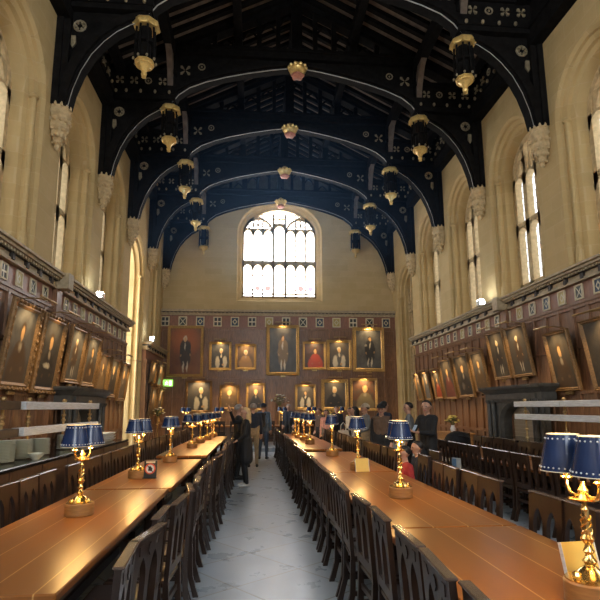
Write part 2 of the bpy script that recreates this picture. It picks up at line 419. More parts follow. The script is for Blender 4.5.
gb = MB(); gb.prism([(XL, YE-.10, 12.95), (XR, YE-.10, 12.95), (XR-.2, YE-.10, 13.2), (XA, YE-.10, 15.9), (XL+.2, YE-.10, 13.2)], (0,.08,0))
for i in range(9): gb.box(XA-4+i-.06, XA-4+i+.06, YE-.16, YE-.10, 12.95, 15.3-.45*abs(i-4))
struct(gb.build('trim_9', M_board, smooth=False))
ef = MB(); fn = lambda a, b: (a, YE+.44, b); off = (0,.2,0)
# seven lights between six mullions (the middle light set between two stout ones)
bx = [-2.0, -1.44, -.90, -.33, .33, .90, 1.44, 2.0]
for i, x in enumerate(bx[1:-1]):
    t = .055 if i in (2, 3) else .036
    ztop = 12.25 if i in (2, 3) else 11.95
    ef.arc([(EC+x-t, ES), (EC+x-t, ztop)], [(EC+x+t, ES), (EC+x+t, ztop)], fn, off)
ef.arc([(EC-EW, 9.40), (EC+EW, 9.40)], [(EC-EW, 9.56), (EC+EW, 9.56)], fn, off)
ef.arc([(EC-EW, ES), (EC+EW, ES)], [(EC-EW, ES+.1), (EC+EW, ES+.1)], fn, off)
ef.arc([(EC-EW, ES+.2), (EC+EW, ES+.2)], [(EC-EW, ES+.25), (EC+EW, ES+.25)], fn, off)
for i in range(7):
    c = EC+(bx[i]+bx[i+1])/2; h = (bx[i+1]-bx[i])/2
    for z0, z1 in ((9.08, 9.42), (11.0, 11.38)):
        if i == 3 and z0 > 10: z0, z1 = 11.25, 11.62
        ef.opening(c-h, c+h, z0, z1, c, arch(c, h-.055, z0, z0, z1-.06, 5), fn, off)
    for z in (8.75, 7.95, 10.72, 9.85):                          # cusp points beside each light
        for s2 in (-1, 1): ef.lathe([(.0,-.05),(.06,0),(.0,.05)], (c+s2*(h-.03), YE+.5, z), 6)
for s2 in (-1, 1):                                               # sub-arches over each three lights
    c = EC+s2*1.165
    ef.arc(arch(c, .86, 11.0, 11.1, 12.02, 8), arch(c, .76, 11.0, 11.1, 11.92, 8), fn, off)
    for dx in (-.28, .0, .28):
        ef.arc([(c+dx-.025, 11.35), (c+dx-.025, 11.85)], [(c+dx+.025, 11.35), (c+dx+.025, 11.85)], fn, off)
    for dx, z in ((-.14, 11.62), (.14, 11.62), (-.62, 11.42), (.62, 11.42), (0, 11.98)):
        ef.tube([(c+dx+.105*math.cos(t*PI/4), YE+.54, z+.12*math.sin(t*PI/4)) for t in range(8)], .035, 6, 0, True)
    for x, z in ((.55, 12.12), (.95, 12.12), (1.35, 11.98), (1.72, 11.5)):
        ef.tube([(EC+s2*x+.12*math.cos(t*PI/4), YE+.54, z+.12*math.sin(t*PI/4)) for t in range(8)], .04, 6, 0, True)
    ef.add([fn(EC+s2*1.9, 11.3), fn(EC+s2*1.4, 11.95), fn(EC+s2*1.5, 12.2), fn(EC+s2*2.0, 11.7)], [(0,1,2,3)])
ef.arc([(EC-.02, 11.6), (EC-.02, 12.4)], [(EC+.02, 11.6), (EC+.02, 12.4)], fn, off)
ef.arc([(EC-.33, 11.62), (EC+.33, 11.62)], [(EC-.33, 11.69), (EC+.33, 11.69)], fn, off)
ef.arc([(EC-.33, 11.95), (EC+.33, 11.95)], [(EC-.33, 12.0), (EC+.33, 12.0)], fn, off)
ef.arc(arch(EC, EW+.02, ES, ESP, EAP+.02, 12, 2.05), arch(EC, EW-.08, ES, ESP, EAP-.1, 12, 2.05), fn, off)
winno[0] += 1
efo = struct(ef.build('window_%d' % winno[0], M_carved))
go = arch(EC, EW, ES, ESP, EAP, 12, 2.05)
MB().add([(a, YE+.62, b) for a, b in go], [tuple(range(len(go)))]).build('glass', M_geast, efo, smooth=False)
gr = MB()
for i, (x, z, r, mi) in enumerate([(-1.17,8.06,.13,0),(-.62,8.06,.15,0),(1.17,8.06,.16,0),(1.72,8.06,.15,1),(.62,8.02,.08,2),(-.62,10.0,.10,2),(.62,10.0,.09,2),(-1.17,8.95,.05,0)]):
    gr.lathe([(r*.62,0),(r,0),(r,.004),(r*.62,.004)], (0,0,0), 14, mi)
    k = 56; gr.v[-k:] = [(EC+x+p[0], YE+.60+p[2], z+p[1]) for p in gr.v[-k:]]
for i in range(7):
    c = EC+(bx[i]+bx[i+1])/2
    for z in (9.18, 11.05): gr.box(c-.12, c+.12, YE+.598, YE+.602, z-.012, z+.012, 0 if z < 10 else 2)
gr.build('stained_roundels', [M_gred, M_gblue, M_gpink], efo, smooth=False)
# end wall behind the camera, with its window
wb = MB(); fb = lambda a, b: (a, YB, b)
ob = arch(XA, 2.4, 5, 9.5, 11.6, 8)
wb.opening(XL-.3, XR+.3, 0, 13, XA, ob, fb, (0,-.3,0))
wb.prism([fb(XL-.3, 13), fb(XR+.3, 13), fb(XA+1, 15.9), fb(XA-1, 15.9)], (0,-.3,0))
struct(wb.build('wall_back', M_end, smooth=False))
winno[0] += 1
wbf = MB()
for x in (-1.6,-.8,0,.8,1.6): wbf.box(XA+x-.06, XA+x+.06, YB-.25, YB-.1, 5, 10.9)
wbf.box(XA-2.4, XA+2.4, YB-.25, YB-.1, 7.2, 7.36)
wbo = struct(wbf.build('window_%d' % winno[0], M_carved))
MB().add([(a, YB-.26, b) for a, b in ob], [tuple(range(len(ob)))]).build('glass', M_gwest, wbo, smooth=False)
# ceiling: two boarded slopes with rafters and purlins
cl = MB()
for s2 in (-1, 1):
    e = XA+s2*6.6; ez = 12.0; r = 15.42
    cl.prism([(e, YB-.3, ez), (XA, YB-.3, r), (XA, YE+.6, r), (e, YE+.6, ez)], (0,0,.2), 1)
    y = YB
    while y < YE:
        cl.prism([(e, y, ez), (XA, y, r), (XA, y+.16, r), (e, y+.16, ez)], (0,0,-.15), 0); y += .46
    for off_, d in ((1.95, .34), (4.06, .36), (5.6, .2)):
        z = r-(r-ez)*off_/6.6
        cl.box(XA+s2*off_-.13, XA+s2*off_+.13, YB, YE, z-.15-d, z-.1, 0)
cl.box(XA-.14, XA+.14, YB, YE, r-.5, r-.1, 0)
struct(cl.build('ceiling', [M_roof, M_board], smooth=False))
# wall plates with a row of carved motifs, bay by bay
def motif(m, P, axis, sgn, kind, r=.1):
    """X cross or roundel lying against a vertical face; axis 0: face along X (normal -Y), 1: face along Y (normal sgn*X)"""
    def pl(a, b, d): return (P[0]+a, P[1]-d, P[2]+b) if axis == 0 else (P[0]+sgn*d, P[1]+a, P[2]+b)
    if kind == 1:
        pts = [pl(r*.8*math.cos(t*PI/5), r*.8*math.sin(t*PI/5), .02) for t in range(10)]
        m.tube(pts, .022, 6, 0, True); m.ball(pl(0,0,.02), .035, 6)
    elif kind == 0:
        for a in (1, 3):
            for q in (0, 1):
                t = PI/4*a+q*PI; c, s_ = math.cos(t), math.sin(t)
                m.prism([pl(c*.02, s_*.02, .0), pl(c*r-s_*.045, s_*r+c*.045, 0), pl(c*r*1.25, s_*r*1.25, 0), pl(c*r+s_*.045, s_*r-c*.045, 0)], Vector(pl(0,0,.035))-Vector(pl(0,0,0)))
    else:
        m.ball(pl(0,0,.04), (.045,.045,.065), 8)
for sd, nm in ((-1, 'trim_3'), (1, 'trim_4')):
    X = XL if sd < 0 else XR
    w = MB(); x0, x1 = sorted((X, X-sd*.30)); w.box(x0, x1, YB, YE, 11.0, 11.5)
    x0, x1 = sorted((X, X-sd*.20)); w.box(x0, x1, YB, YE, 11.5, 12.45)
    x0, x1 = sorted((X, X-sd*.36)); w.box(x0, x1, YB, YE, 11.44, 11.56)
    wo = struct(w.build(nm, M_roof, smooth=False))
    for k in range(1, 5):
        for i in range(7):
            y = T(k)+.45+i*(BAY-.5)/7
            mm = MB(); motif(mm, (X-sd*.20, y, 11.98), 1, -sd, 0 if i % 3 != 1 else 1, .12); mm.build('carved_motif', M_motif, wo)
            mm = MB(); motif(mm, (X-sd*.36, y+.22, 11.5), 1, -sd, 2); mm.build('carved_knob', M_motif, wo)
# ------------------------------------------------------------------ panelling
PD = .16                                  # panelling stands this far off the stone
def side_panelling(sd, y0, y1, name, ztop=4.75, step=None):
    X = XL if sd < 0 else XR; s = -sd; m = MB(); cm = MB(); fz = ztop-.80
    def bx_(m_, d0, d1, a, b, z0, z1, mi=0):
        x0, x1 = sorted((X+s*d0, X+s*d1)); m_.box(x0, x1, a, b, z0, z1, mi)
    bx_(m, 0, PD, y0, y1, 0, fz, 0)
    bx_(m, 0, PD, y0, y1, fz, ztop-.30, 1)
    n = max(1, round((y1-y0)/.56)); st = (y1-y0)/n
    for i in range(n+1):
        y = min(max(y0+i*st, y0+.04), y1-.04); bx_(m, PD, PD+.05, y-.045, y+.045, 0, fz, 0)
    for z, h in ((.0,.16),(.92,.09),(1.95,.07),(2.95,.07),(fz-.1,.1)): bx_(m, PD, PD+.045, y0, y1, z, z+h, 0)
    bx_(m, PD, PD+.07, y0, y1, fz-.02, fz+.05, 0)
    if step:
        bx_(m, 0, PD+.12, step-.14, step+.14, 0, ztop-.02, 0)
    o = struct(m.build(name, [M_oak, M_frieze], smooth=False))
    def cor(a, b, e):
        bx_(cm, 0, PD+.10+e, a, b, ztop-.34, ztop-.27); bx_(cm, 0, PD+.06+e, a, b, ztop-.27, ztop-.17)
        bx_(cm, 0, PD+.22+e, a, b, ztop-.11, ztop-.05); bx_(cm, 0, PD+.28+e, a, b, ztop-.05, ztop)
        bx_(cm, 0, PD+.13+e, a, b, ztop-.17, ztop-.11, 1)
        y = a+.05
        while y < b-.05:
            bx_(cm, PD+.12+e, PD+.18+e, y, y+.06, ztop-.165, ztop-.115, 0); y += .12
        y = a+.3
        while y < b-.1:
            bx_(cm, PD+.05+e, PD+.13+e, y, y+.1, ztop-.30, ztop-.16, 1); y += .62
    if step: cor(y0, step+.1, 0); cor(step+.1, y1, .04); bx_(cm, 0, PD+.36, step-.16, step+.16, ztop-.34, ztop+.03)
    else: cor(y0, y1, 0)
    cm.build('cornice', [M_cornice, M_dentil], o, smooth=False)
    return o
side_panelling(-1, YB, 18.75, 'trim_5', step=12.05)
side_panelling(-1, 22.2, YE, 'trim_6', ztop=4.5)
side_panelling(1, YB, 22.55, 'trim_7', step=13.95)
pe = MB(); cmE = MB(); x0, x1 = XL, XR
pe.box(x0, x1, YE-PD, YE, 0, 5.72, 0); pe.box(x0, x1, YE-PD, YE, 5.72, 6.42, 1)
n = 21
for i in range(n+1):
    x = x0+.05+i*(x1-x0-.1)/n; pe.box(x-.055, x+.055, YE-PD-.06, YE-PD, 0, 5.72, 0)
for z, h in ((0,.2),(1.1,.09),(2.1,.08),(3.15,.10),(4.1,.08),(4.9,.08),(5.64,.1)): pe.box(x0, x1, YE-PD-.055, YE-PD, z, z+h, 0)
peo = struct(pe.build('trim_8', [M_oak, M_frieze], smooth=False))
cmE.box(x0, x1, YE-PD-.10, YE, 6.40, 6.48); cmE.box(x0, x1, YE-PD-.06, YE, 6.48, 6.58); cmE.box(x0, x1, YE-PD-.2, YE, 6.58, 6.70); cmE.box(x0, x1, YE-PD-.13, YE, 6.545, 6.58, 1)
i = x0
while i < x1: cmE.box(i, i+.07, YE-PD-.16, YE-PD-.06, 6.5, 6.55, 0); i += .2
cmE.build('cornice', [M_cornice, M_dentil], peo, smooth=False)
# ------------------------------------------------------------------ roof trusses
def spine(f, pts): return [f(*p) for p in pts]
def truss():
    r = empty('roof_truss', 'x', 'roof truss')
    for s in (-1, 1):
        X = lambda o: s*o                      # offset from the hall axis
        fr = lambda o, z: (X(o), -.15, z)
        th = (0, .30, 0)
        p = MB(); p.box(*sorted((X(6.10), X(5.80))), -.19, .19, 8.72, 11.05); p.box(*sorted((X(5.82), X(5.74))), -.10, .10, 8.72, 10.0)
        p.box(*sorted((X(6.10), X(5.95))), -.26, .26, 8.72, 11.05)
        p.build('wall_post', M_roof, r, smooth=False)
        # hammer brace: quarter-arch rib from the post foot to the pendant, spandrel above it
        inner = [(5.74, 8.72), (5.66, 9.15), (5.50, 9.65), (5.28, 10.10), (5.0, 10.47), (4.72, 10.74), (4.40, 10.95), (4.06, 11.08)]
        outer = [(5.95, 8.72), (5.92, 9.2), (5.80, 9.75), (5.58, 10.25), (5.28, 10.66), (4.95, 10.95), (4.55, 11.17), (4.06, 11.30)]
        b = MB(); b.arc(inner, outer, fr, th)
        i2 = [(a+.0, z-.0) for a, z in inner]
        mid = [((a*2+c)/3, (z*2+w)/3) for (a, z), (c, w) in zip(inner, outer)]
        b.arc([(a*.7+c*.3, z*.7+w*.3) for (a, z), (c, w) in zip(inner, outer)], outer, lambda o, z: (X(o), -.22, z), (0,.44,0))
        bo = b.build('arch_brace', M_roof, r)
        bd = MB(); bd.tube([(X(a), -.153, z) for a, z in inner], .009, 6)
        bd.build('edge_glint', M_glint, bo)  # thin pale line drawn along the lower edge as its highlight
        sp_ = MB(); sp_.prism([(X(a), -.06, z) for a, z in outer]+[(X(4.06), -.06, 11.45), (X(5.98), -.06, 11.45)], (0,.12,0))
        so = sp_.build('spandrel', M_roof, r, smooth=False)
        orn = MB()
        orn.tube([(X(5.62)+.14*math.cos(t*PI/6), -.08, 10.90+.14*math.sin(t*PI/6)) for t in range(12)], .025, 6, 0, True)
        for t in range(6): orn.ball((X(5.62)+.09*math.cos(t*PI/3), -.08, 10.90+.09*math.sin(t*PI/3)), .038, 6)
        orn.build('carved_roundel', M_motif, so); orn = MB()
        orn.prism([(X(5.80), -.06, 10.62), (X(5.70), -.06, 10.62), (X(5.68), -.06, 10.42), (X(5.76), -.06, 10.30), (X(5.82), -.06, 10.42)], (0,-.04,0))
        orn.build('carved_shield', M_motif, so)
        # hammerbeam with carved band
        h = MB(); h.box(*sorted((X(6.1), X(3.88))), -.24, .24, 11.30, 11.52); h.box(*sorted((X(6.1), X(3.94))), -.18, .18, 11.52, 12.22)
        h.box(*sorted((X(6.1), X(3.85))), -.27, .27, 11.44, 11.56); h.box(*sorted((X(6.1), X(3.88))), -.25, .25, 12.2, 12.34)
        ho = h.build('hammer_beam', M_roof, r, smooth=False)
        for i in range(4): mo = MB(); motif(mo, (X(5.62-i*.44), -.18, 11.93), 0, 1, 1 if i == 2 else 0, .12); mo.build('carved_motif', M_motif, ho)
        for i in range(5): mo = MB(); motif(mo, (X(5.82-i*.44), -.27, 11.50), 0, 1, 2); mo.build('carved_knob', M_motif, ho)
        # hammer post up to the rafter
        q = MB(); q.box(*sorted((X(4.20), X(3.92))), -.17, .17, 11.05, 13.45)
        q.build('hammer_post', M_roof, r, smooth=False)
        # wall braces running lengthwise from the hammer post to the purlin
        for e in (-1, 1):
            lb = MB(); f2 = lambda a, z: (X(4.06)-.09, e*a, z)
            lb.arc([(.16,11.75),(.3,12.2),(.6,12.65),(1.05,12.98),(1.82,13.16)], [(.16,12.2),(.22,12.55),(.45,12.95),(.95,13.2),(1.82,13.34)], f2, (.18,0,0))
            lb.build('purlin_brace', M_board, r)
        # half of the collar arch with the spandrel above it
        ci = [(4.0,11.12),(3.97,11.26),(3.78,11.53),(3.45,11.79),(2.95,12.01),(2.3,12.22),(1.58,12.40),(.8,12.56),(0,12.68)]
        co = [(4.1,11.5),(4.05,11.66),(3.80,11.87),(3.42,12.07),(2.9,12.26),(2.26,12.44),(1.55,12.61),(.78,12.75),(0,12.88)]
        c = MB(); c.arc(ci, co, fr, th)
        c.arc([(a*.6+b_*.4, z*.6+w*.4) for (a, z), (b_, w) in zip(ci, co)], co, lambda o, z: (X(o), -.22, z), (0,.44,0))
        coo = c.build('collar_arch', M_roof, r)
        bd = MB(); bd.tube([(X(a), -.155, z) for a, z in ci], .016, 6)
        bd.build('edge_glint', M_glint, coo)
        s3 = MB(); s3.prism([(X(a), -.05, z) for a, z in co]+[(0, -.05, 13.0), (X(4.0), -.05, 13.0)], (0,.1,0))
        s3o = s3.build('collar_spandrel', M_roof, r, smooth=False)
        o3 = MB(); motif(o3, (X(3.62), -.05, 12.45), 0, 1, 0, .17); o3.build('carved_cross', M_motif, s3o); o3 = MB(); motif(o3, (X(3.1), -.05, 12.6), 0, 1, 1, .13)
        o3.build('carved_roundel', M_motif, s3o)
        # principal rafter and the struts above the collar
        pr_ = MB(); pr_.prism([(X(6.2), -.18, 12.0), (0, -.18, 15.05), (0, -.18, 15.42), (X(6.2), -.18, 12.3)], (0,.36,0))
        pr_.build('principal_rafter', M_roof, r, smooth=False)
        for o_, w in ((.62,.07),(1.25,.08),(1.95,.13),(2.7,.07)):
            z = 15.1-.492*o_
            MB().box(*sorted((X(o_-w), X(o_+w))), -.1, .1, 13.2, z).build('strut', M_roof, r, smooth=False)
        tr = MB()
        for o_ in (.31+.0, .94, 1.55, 2.3):
            z = 15.0-.492*o_
            tr.tube([(X(o_-.24), 0, z-.42), (X(o_-.12), 0, z-.26), (X(o_), 0, z-.2), (X(o_+.12), 0, z-.3), (X(o_+.24), 0, z-.5)], .04, 6)
        tr.build('cusped_heads', M_roof, r)
    MB().box(-4.0, 4.0, -.20, .20, 12.98, 13.26).box(-4.0, 4.0, -.26, .26, 13.2, 13.3).build('collar_beam', M_roof, r, smooth=False)
    MB().box(-.17, .17, -.17, .17, 13.2, 15.3).lathe([(.1,0),(.2,.12),(.2,.2),(.1,.3)], (0,0,13.24), 8).build('king_post', M_roof, r, smooth=False)
    return r
t0 = truss()
t0.location = (XA, T(5)-.02, 0)
tl = {1:'dark hammerbeam truss nearest the viewer, its collar arch above the picture', 2:'dark hammerbeam truss with the largest gilded boss in view',
      3:'dark hammerbeam truss carrying the second largest gilded boss', 4:'dark hammerbeam truss between the middle boss and the window wall', 5:'blue-black hammerbeam truss standing against the great window wall'}
t0['label'] = tl[5]; t0['group'] = 'hammerbeam roof trusses'
for k in (1, 2, 3, 4):
    c = copy_tree(t0); c.location = (XA, T(k), 0); c['label'] = tl[k]
sides = {-1: 'plate-counter side', 1: 'fireplace-and-notice side'}
sn = {-1: 'on the plate-stack side of the hall', 1: 'on the stone fireplace side of the hall'}
# gilded pendants
def pendant():
    r = empty('roof_pendant', 'x', 'roof pendant')
    cr = MB(); cr.lathe([(.20,.02),(.30,.02),(.33,.08),(.33,.16),(.29,.20),(.20,.20)], (0,0,10.95), 8, 0, PI/8)
    for i in range(8):
        t = i*PI/4+PI/8
        cr.ball((.3*math.cos(t), .3*math.sin(t), 11.02), .05, 6)
    cr.build('gilded_crown', M_gold, r)
    kk = MB(); kk.lathe([(.15,-.0),(.15,.80)], (0,0,10.17), 8, 0, PI/8)
    for i in range(8):
        t = i*PI/4+PI/8; c, s = math.cos(t), math.sin(t)
        kk.tube([(.22*c,.22*s,10.98),(.24*c,.24*s,10.6),(.24*c,.24*s,10.12)], .028, 6)
    kk.lathe([(.1,0),(.25,.02),(.25,.08),(.1,.1)], (0,0,10.52), 8, 0, PI/8)
    kk.build('lantern_shaft', M_roof, r)
    for i in range(8):
        t = i*PI/4+PI/8
        MB().ball((.27*math.cos(t), .27*math.sin(t), 10.10), (.032,.032,.042), 6).build('knob', M_motif, r)
    bw = MB(); bw.lathe([(.04,-.28),(.07,-.24),(.12,-.14),(.20,-.06),(.235,-.04),(.235,.02),(.17,.03),(.1,.03)], (0,0,10.06), 8, 0, PI/8)
    bw.tube([(.2*math.cos(i*PI/8), .2*math.sin(i*PI/8), 9.99) for i in range(16)], .025, 6, 0, True)
    bw.build('gilded_bowl', M_gold, r)
    MB().ball((0,0,9.75), (.075,.075,.085), 8).lathe([(.02,0),(.06,.02),(.02,.05)], (0,0,9.64), 8).build('finial', M_gold, r)
    return r
pp = None
for k in (1, 2, 3, 4, 5):
    for s in (-1, 1):
        q = pp and copy_tree(pp) or pendant(); pp = pp or q
        q.location = (XA+s*4.06, T(k)-(.02 if k == 5 else 0), 0)
        q['label'] = '%s gilded pendant lantern from the front of the roof row %s' % (ordw(k), {-1:'over the plate counter', 1:'over the stone fireplace'}[s])
        q['group'] = 'gilded pendants under the hammerbeams'
# gilded bosses on the crown of each collar arch
def boss():
    r = empty('roof_boss', 'x', 'roof boss')
    m = MB(); m.ball((0,0,.05), (.30,.26,.18), 12)
    for i in range(10):
        t = i*PI/5; m.ball((.27*math.cos(t), .24*math.sin(t), .12), .07, 6)
    m.lathe([(.10,.16),(.12,.26),(.05,.32)], (0,0,0), 8)
    m.build('gilded_crown', M_gold, r)
    m = MB(); m.ball((0,0,-.16), (.20,.18,.11), 10)
    for i in range(5):
        t = i*2*PI/5-PI/2; m.ball((.15*math.cos(t), .14*math.sin(t), -.18), (.085,.085,.06), 6)
    m.build('rose', M_rose, r)
    return r
bb = None
for k in (2, 3, 4, 5):
    q = bb and copy_tree(bb) or boss(); bb = bb or q
    q.location = (XA, T(k)-.24-(.03 if k == 5 else 0), 12.50)
    q['label'] = {2:'largest gilded crown boss under the frontmost visible collar arch', 3:'gilded crown boss, second from the front down the roof', 4:'gilded crown boss, third from the front down the roof', 5:'small gilded boss just above the great window'}[k]
    q['group'] = 'gilded bosses on the collar arches'
# stone corbels under the wall posts
def corbel():
    r = empty('stone_corbel', 'x', 'corbel')
    m = MB(); m.lathe([(.03,-1.04),(.06,-1.0),(.05,-.94),(.10,-.86),(.19,-.66),(.20,-.60),(.25,-.52),(.24,-.46),(.23,-.26),(.28,-.20),(.28,-.14),(.25,-.10),(.25,.0)], (0,0,8.72), 8, 0, PI/8)
    for z, rr, n, b in ((8.36,.245,12,.055),(7.98,.17,10,.05),(8.14,.20,10,.05),(7.84,.09,6,.045)):
        for i in range(n):
            t = 2*PI*(i+.5*(b < .05))/n; m.ball((rr*math.cos(t), rr*math.sin(t), z), b, 6)
    m.v = [(max(p[0], -.12), p[1], p[2]) for p in m.v]
    m.build('carved_bracket', M_carved, r)
    m = MB()
    for i in range(-3, 4):
        t = 2*PI*i/12; m = MB(); m.lathe([(.035,0),(.035,.06),(.012,.11)], (.25*math.cos(t), .25*math.sin(t), 8.68), 5); m.build('cresting', M_carved, r)
    return r
kb = None
for k in (1, 2, 3, 4, 5):
    for s in (-1, 1):
        q = kb and copy_tree(kb) or corbel(); kb = kb or q
        q.location = ((XL+.118) if s < 0 else (XR-.118), T(k)-(.15 if k == 5 else 0), 0); q.rotation_euler = (0,0,0 if s < 0 else PI)
        q['label'] = '%s carved stone corbel from the front %s' % (ordw(k), {-1:'on the wall above the plate counter', 1:'on the wall above the stone fireplace'}[s])
        q['group'] = 'stone corbels under the roof posts'
# floodlights on the cornices
def floodlight(x, y, z, s, label, aim, e):
    r = empty('floodlight', label, 'floodlight', (x, y, z), 0, 'floodlights on the cornices')
    MB().bevbox(-.09, .09, -.14, .14, .05, .23, .02).build('housing', M_white, r)
    MB().box(-.04, .04, -.05, .05, 0, .06).build('bracket', M_black, r, smooth=False)
    MB().box(-.07, .07, -.12, .12, .231, .236).box(-.07, .07, -.146, -.141, .07, .21).build('lens', M_flood, r, smooth=False)
    spot('beam', (0,0,.3), Vector(aim)-Vector((x, y, z)), e, (.30,.56,1), 70, 1, .08, r)
floodlight(-4.46, 14.85, 4.75, -1, 'white floodlight on the cornice above the plate-counter panelling', (2.5, 24, 13), 260)
floodlight(-4.46, 22.5, 4.5, -1, 'bright floodlight on the short cornice beyond the tall arched bay', (2.4, 25, 13), 260)
floodlight(7.02, 15.2, 4.75, 1, 'small white floodlight on the cornice above the fireplace portraits', (0, 24, 13), 260)
# ------------------------------------------------------------------ heraldic plaques
def plq_mat(name, field, charge, t):
    m, nt, b, o = _new(name)
    tc = nt.nodes.new('ShaderNodeTexCoord'); s = nt.nodes.new('ShaderNodeSeparateXYZ'); nt.links.new(tc.outputs['Generated'], s.inputs[0])
    x = mathn(nt, 'ABSOLUTE', mathn(nt, 'SUBTRACT', s.outputs[0], .5)); z = mathn(nt, 'ABSOLUTE', mathn(nt, 'SUBTRACT', s.outputs[2], .5))
    if t == 0: k = mathn(nt, 'LESS_THAN', mathn(nt, 'MINIMUM', x, z), .07)
    elif t == 1: k = mathn(nt, 'LESS_THAN', mathn(nt, 'ABSOLUTE', mathn(nt, 'SUBTRACT', mathn(nt, 'ADD', x, z), .30)), .09)
    else: k = mathn(nt, 'LESS_THAN', mathn(nt, 'ABSOLUTE', mathn(nt, 'SUBTRACT', x, z)), .07)
    nt.links.new(mixc(nt, k, field, charge), b.inputs['Base Color']); b.inputs['Roughness'].default_value = .45
    return m
PQ = [plq_mat('arms_a', (.03,.035,.04), (.7,.65,.5), 0), plq_mat('arms_b', (.02,.05,.10), (.6,.55,.4), 1), plq_mat('arms_c', (.03,.04,.035), (.65,.6,.45), 2), plq_mat('arms_d', (.45,.36,.12), (.6,.55,.4), 1)]
def plaque(i):
    r = empty('heraldic_plaque', 'x', 'heraldic plaque')
    f = MB(); w, h = .22, .26
    o = [(-w,-h),(w,-h),(w,h),(-w,h),(-w,-h)]; q = [(-w+.055,-h+.055),(w-.055,-h+.055),(w-.055,h-.055),(-w+.055,h-.055),(-w+.055,-h+.055)]
    f.arc(o, q, lambda a, b: (a, -.05, b), (0,.05,0))
    f.build('plaque_frame', M_cream, r, smooth=False)
    MB().box(-w+.05, w-.05, -.025, 0, -h+.05, h-.05).build('shield_field', PQ[i], r, smooth=False)
    return r
pl = [plaque(i) for i in range(4)]; usedp = set()
def put_plaque(i, loc, rz, label, sc=1):
    o = pl[i] if i not in usedp else copy_tree(pl[i]); usedp.add(i)
    o.location = loc; o.rotation_euler = (0,0,rz); o.scale = (sc, sc, sc); o['label'] = label; o['group'] = 'heraldic plaques along the frieze'
n_ = 0
for j, y in enumerate([9.6+.63*i for i in range(15)]):
    put_plaque((j*7+j//3) % 4, (XL+PD+.005, y, 4.20), PI/2, 'cream framed heraldic plaque, %s from the front over the plate-counter portraits' % ordw(j+1), .62)
for j, y in enumerate([9.3+.655*i for i in range(20)]):
    put_plaque((j*5+j//4) % 4, (XR-PD-.005, y, 4.20), -PI/2, 'cream framed heraldic plaque, %s from the front over the fireplace-side portraits' % ordw(j+1), .66)
for j in range(14):
    put_plaque([0,2,1,0,1,0,3,0,2,1,3,0,2,1][j], (-4.62+j*.885, YE-PD-.005, 6.08), 0, 'cream framed heraldic plaque under the great window, %s counting from the exit sign' % ordw(j+1), .98)
# ------------------------------------------------------------------ portraits
def paint(name, bg, bg2, shapes, seed):
    m, nt, b, o = _new(name)
    tc = nt.nodes.new('ShaderNodeTexCoord'); s = nt.nodes.new('ShaderNodeSeparateXYZ'); nt.links.new(tc.outputs['Generated'], s.inputs[0])
    mp = nt.nodes.new('ShaderNodeMapping'); nt.links.new(tc.outputs['Generated'], mp.inputs[0]); mp.inputs['Location'].default_value = (seed*3.7, 0, seed*1.3)
    n = noise(nt, mp.outputs[0], 5, 4); n2 = noise(nt, mp.outputs[0], 16, 3)
    col = mixc(nt, ramp(nt, n, [(.35,(0,0,0)),(.7,(1,1,1))]), bg, bg2)
    dx = mathn(nt, 'MULTIPLY', mathn(nt, 'SUBTRACT', n, .5), .16); dz = mathn(nt, 'MULTIPLY', mathn(nt, 'SUBTRACT', n2, .5), .09)
    X = mathn(nt, 'ADD', s.outputs[0], dx); Z = mathn(nt, 'ADD', s.outputs[2], dz)
    for cx, cz, rx, rz, c, soft in shapes:
        a = mathn(nt, 'DIVIDE', mathn(nt, 'SUBTRACT', X, cx), rx); d = mathn(nt, 'DIVIDE', mathn(nt, 'SUBTRACT', Z, cz), rz)
        q = mathn(nt, 'ADD', mathn(nt, 'MULTIPLY', a, a), mathn(nt, 'MULTIPLY', d, d))
        k = mathn(nt, 'MULTIPLY', mathn(nt, 'MULTIPLY', mathn(nt, 'SUBTRACT', 1.15, q), .62/soft, clamp=True), .5 if rx < .07 and rz < .045 else .9)
        col = mixc(nt, k, col, c)
    nt.links.new(col, b.inputs['Base Color']); b.inputs['Roughness'].default_value = .36
    bump(nt, b, n2, .08, .004)
    return m
SK = (.62,.36,.15); HR = (.06,.035,.02); WH = (.66,.58,.43); DK = (.028,.026,.026); BR = (.085,.05,.028)
def full(robe, hair=HR, x=.5):
    return [(x,.42,.20,.30,robe,.35),(x,.62,.17,.13,robe,.3),(x-.13,.50,.06,.16,robe,.3),(x+.13,.50,.06,.16,robe,.3),(x-.06,.16,.035,.13,WH,.6),(x+.07,.16,.035,.13,WH,.6),
            (x,.60,.035,.10,WH,.7),(x,.775,.075,.07,hair,.4),(x,.755,.05,.055,SK,.4),(x-.15,.40,.03,.03,SK,.5),(x+.16,.42,.03,.03,SK,.5)]
def half(robe, hair=HR, x=.5, band=True):
    r = [(x,.10,.40,.42,robe,.25),(x,.42,.24,.16,robe,.3)]
    if band: r.append((x,.49,.075,.08,(.42,.35,.24),.8))
    return r+[(x,.705,.12,.13,hair,.35),(x,.67,.085,.105,SK,.35),(x-.17,.17,.06,.04,(.32,.19,.09),.9),(x+.2,.2,.06,.035,(.32,.19,.09),.9)]
def bishop(robe, hair=WH, x=.5):
    return [(x,.15,.30,.45,robe,.25),(x-.20,.24,.13,.26,WH,.4),(x+.20,.24,.13,.26,WH,.4),(x,.50,.05,.09,WH,.5),(x,.715,.10,.11,hair,.35),(x,.68,.075,.095,SK,.35),(x+.1,.14,.07,.05,SK,.5)]
pn = [0]
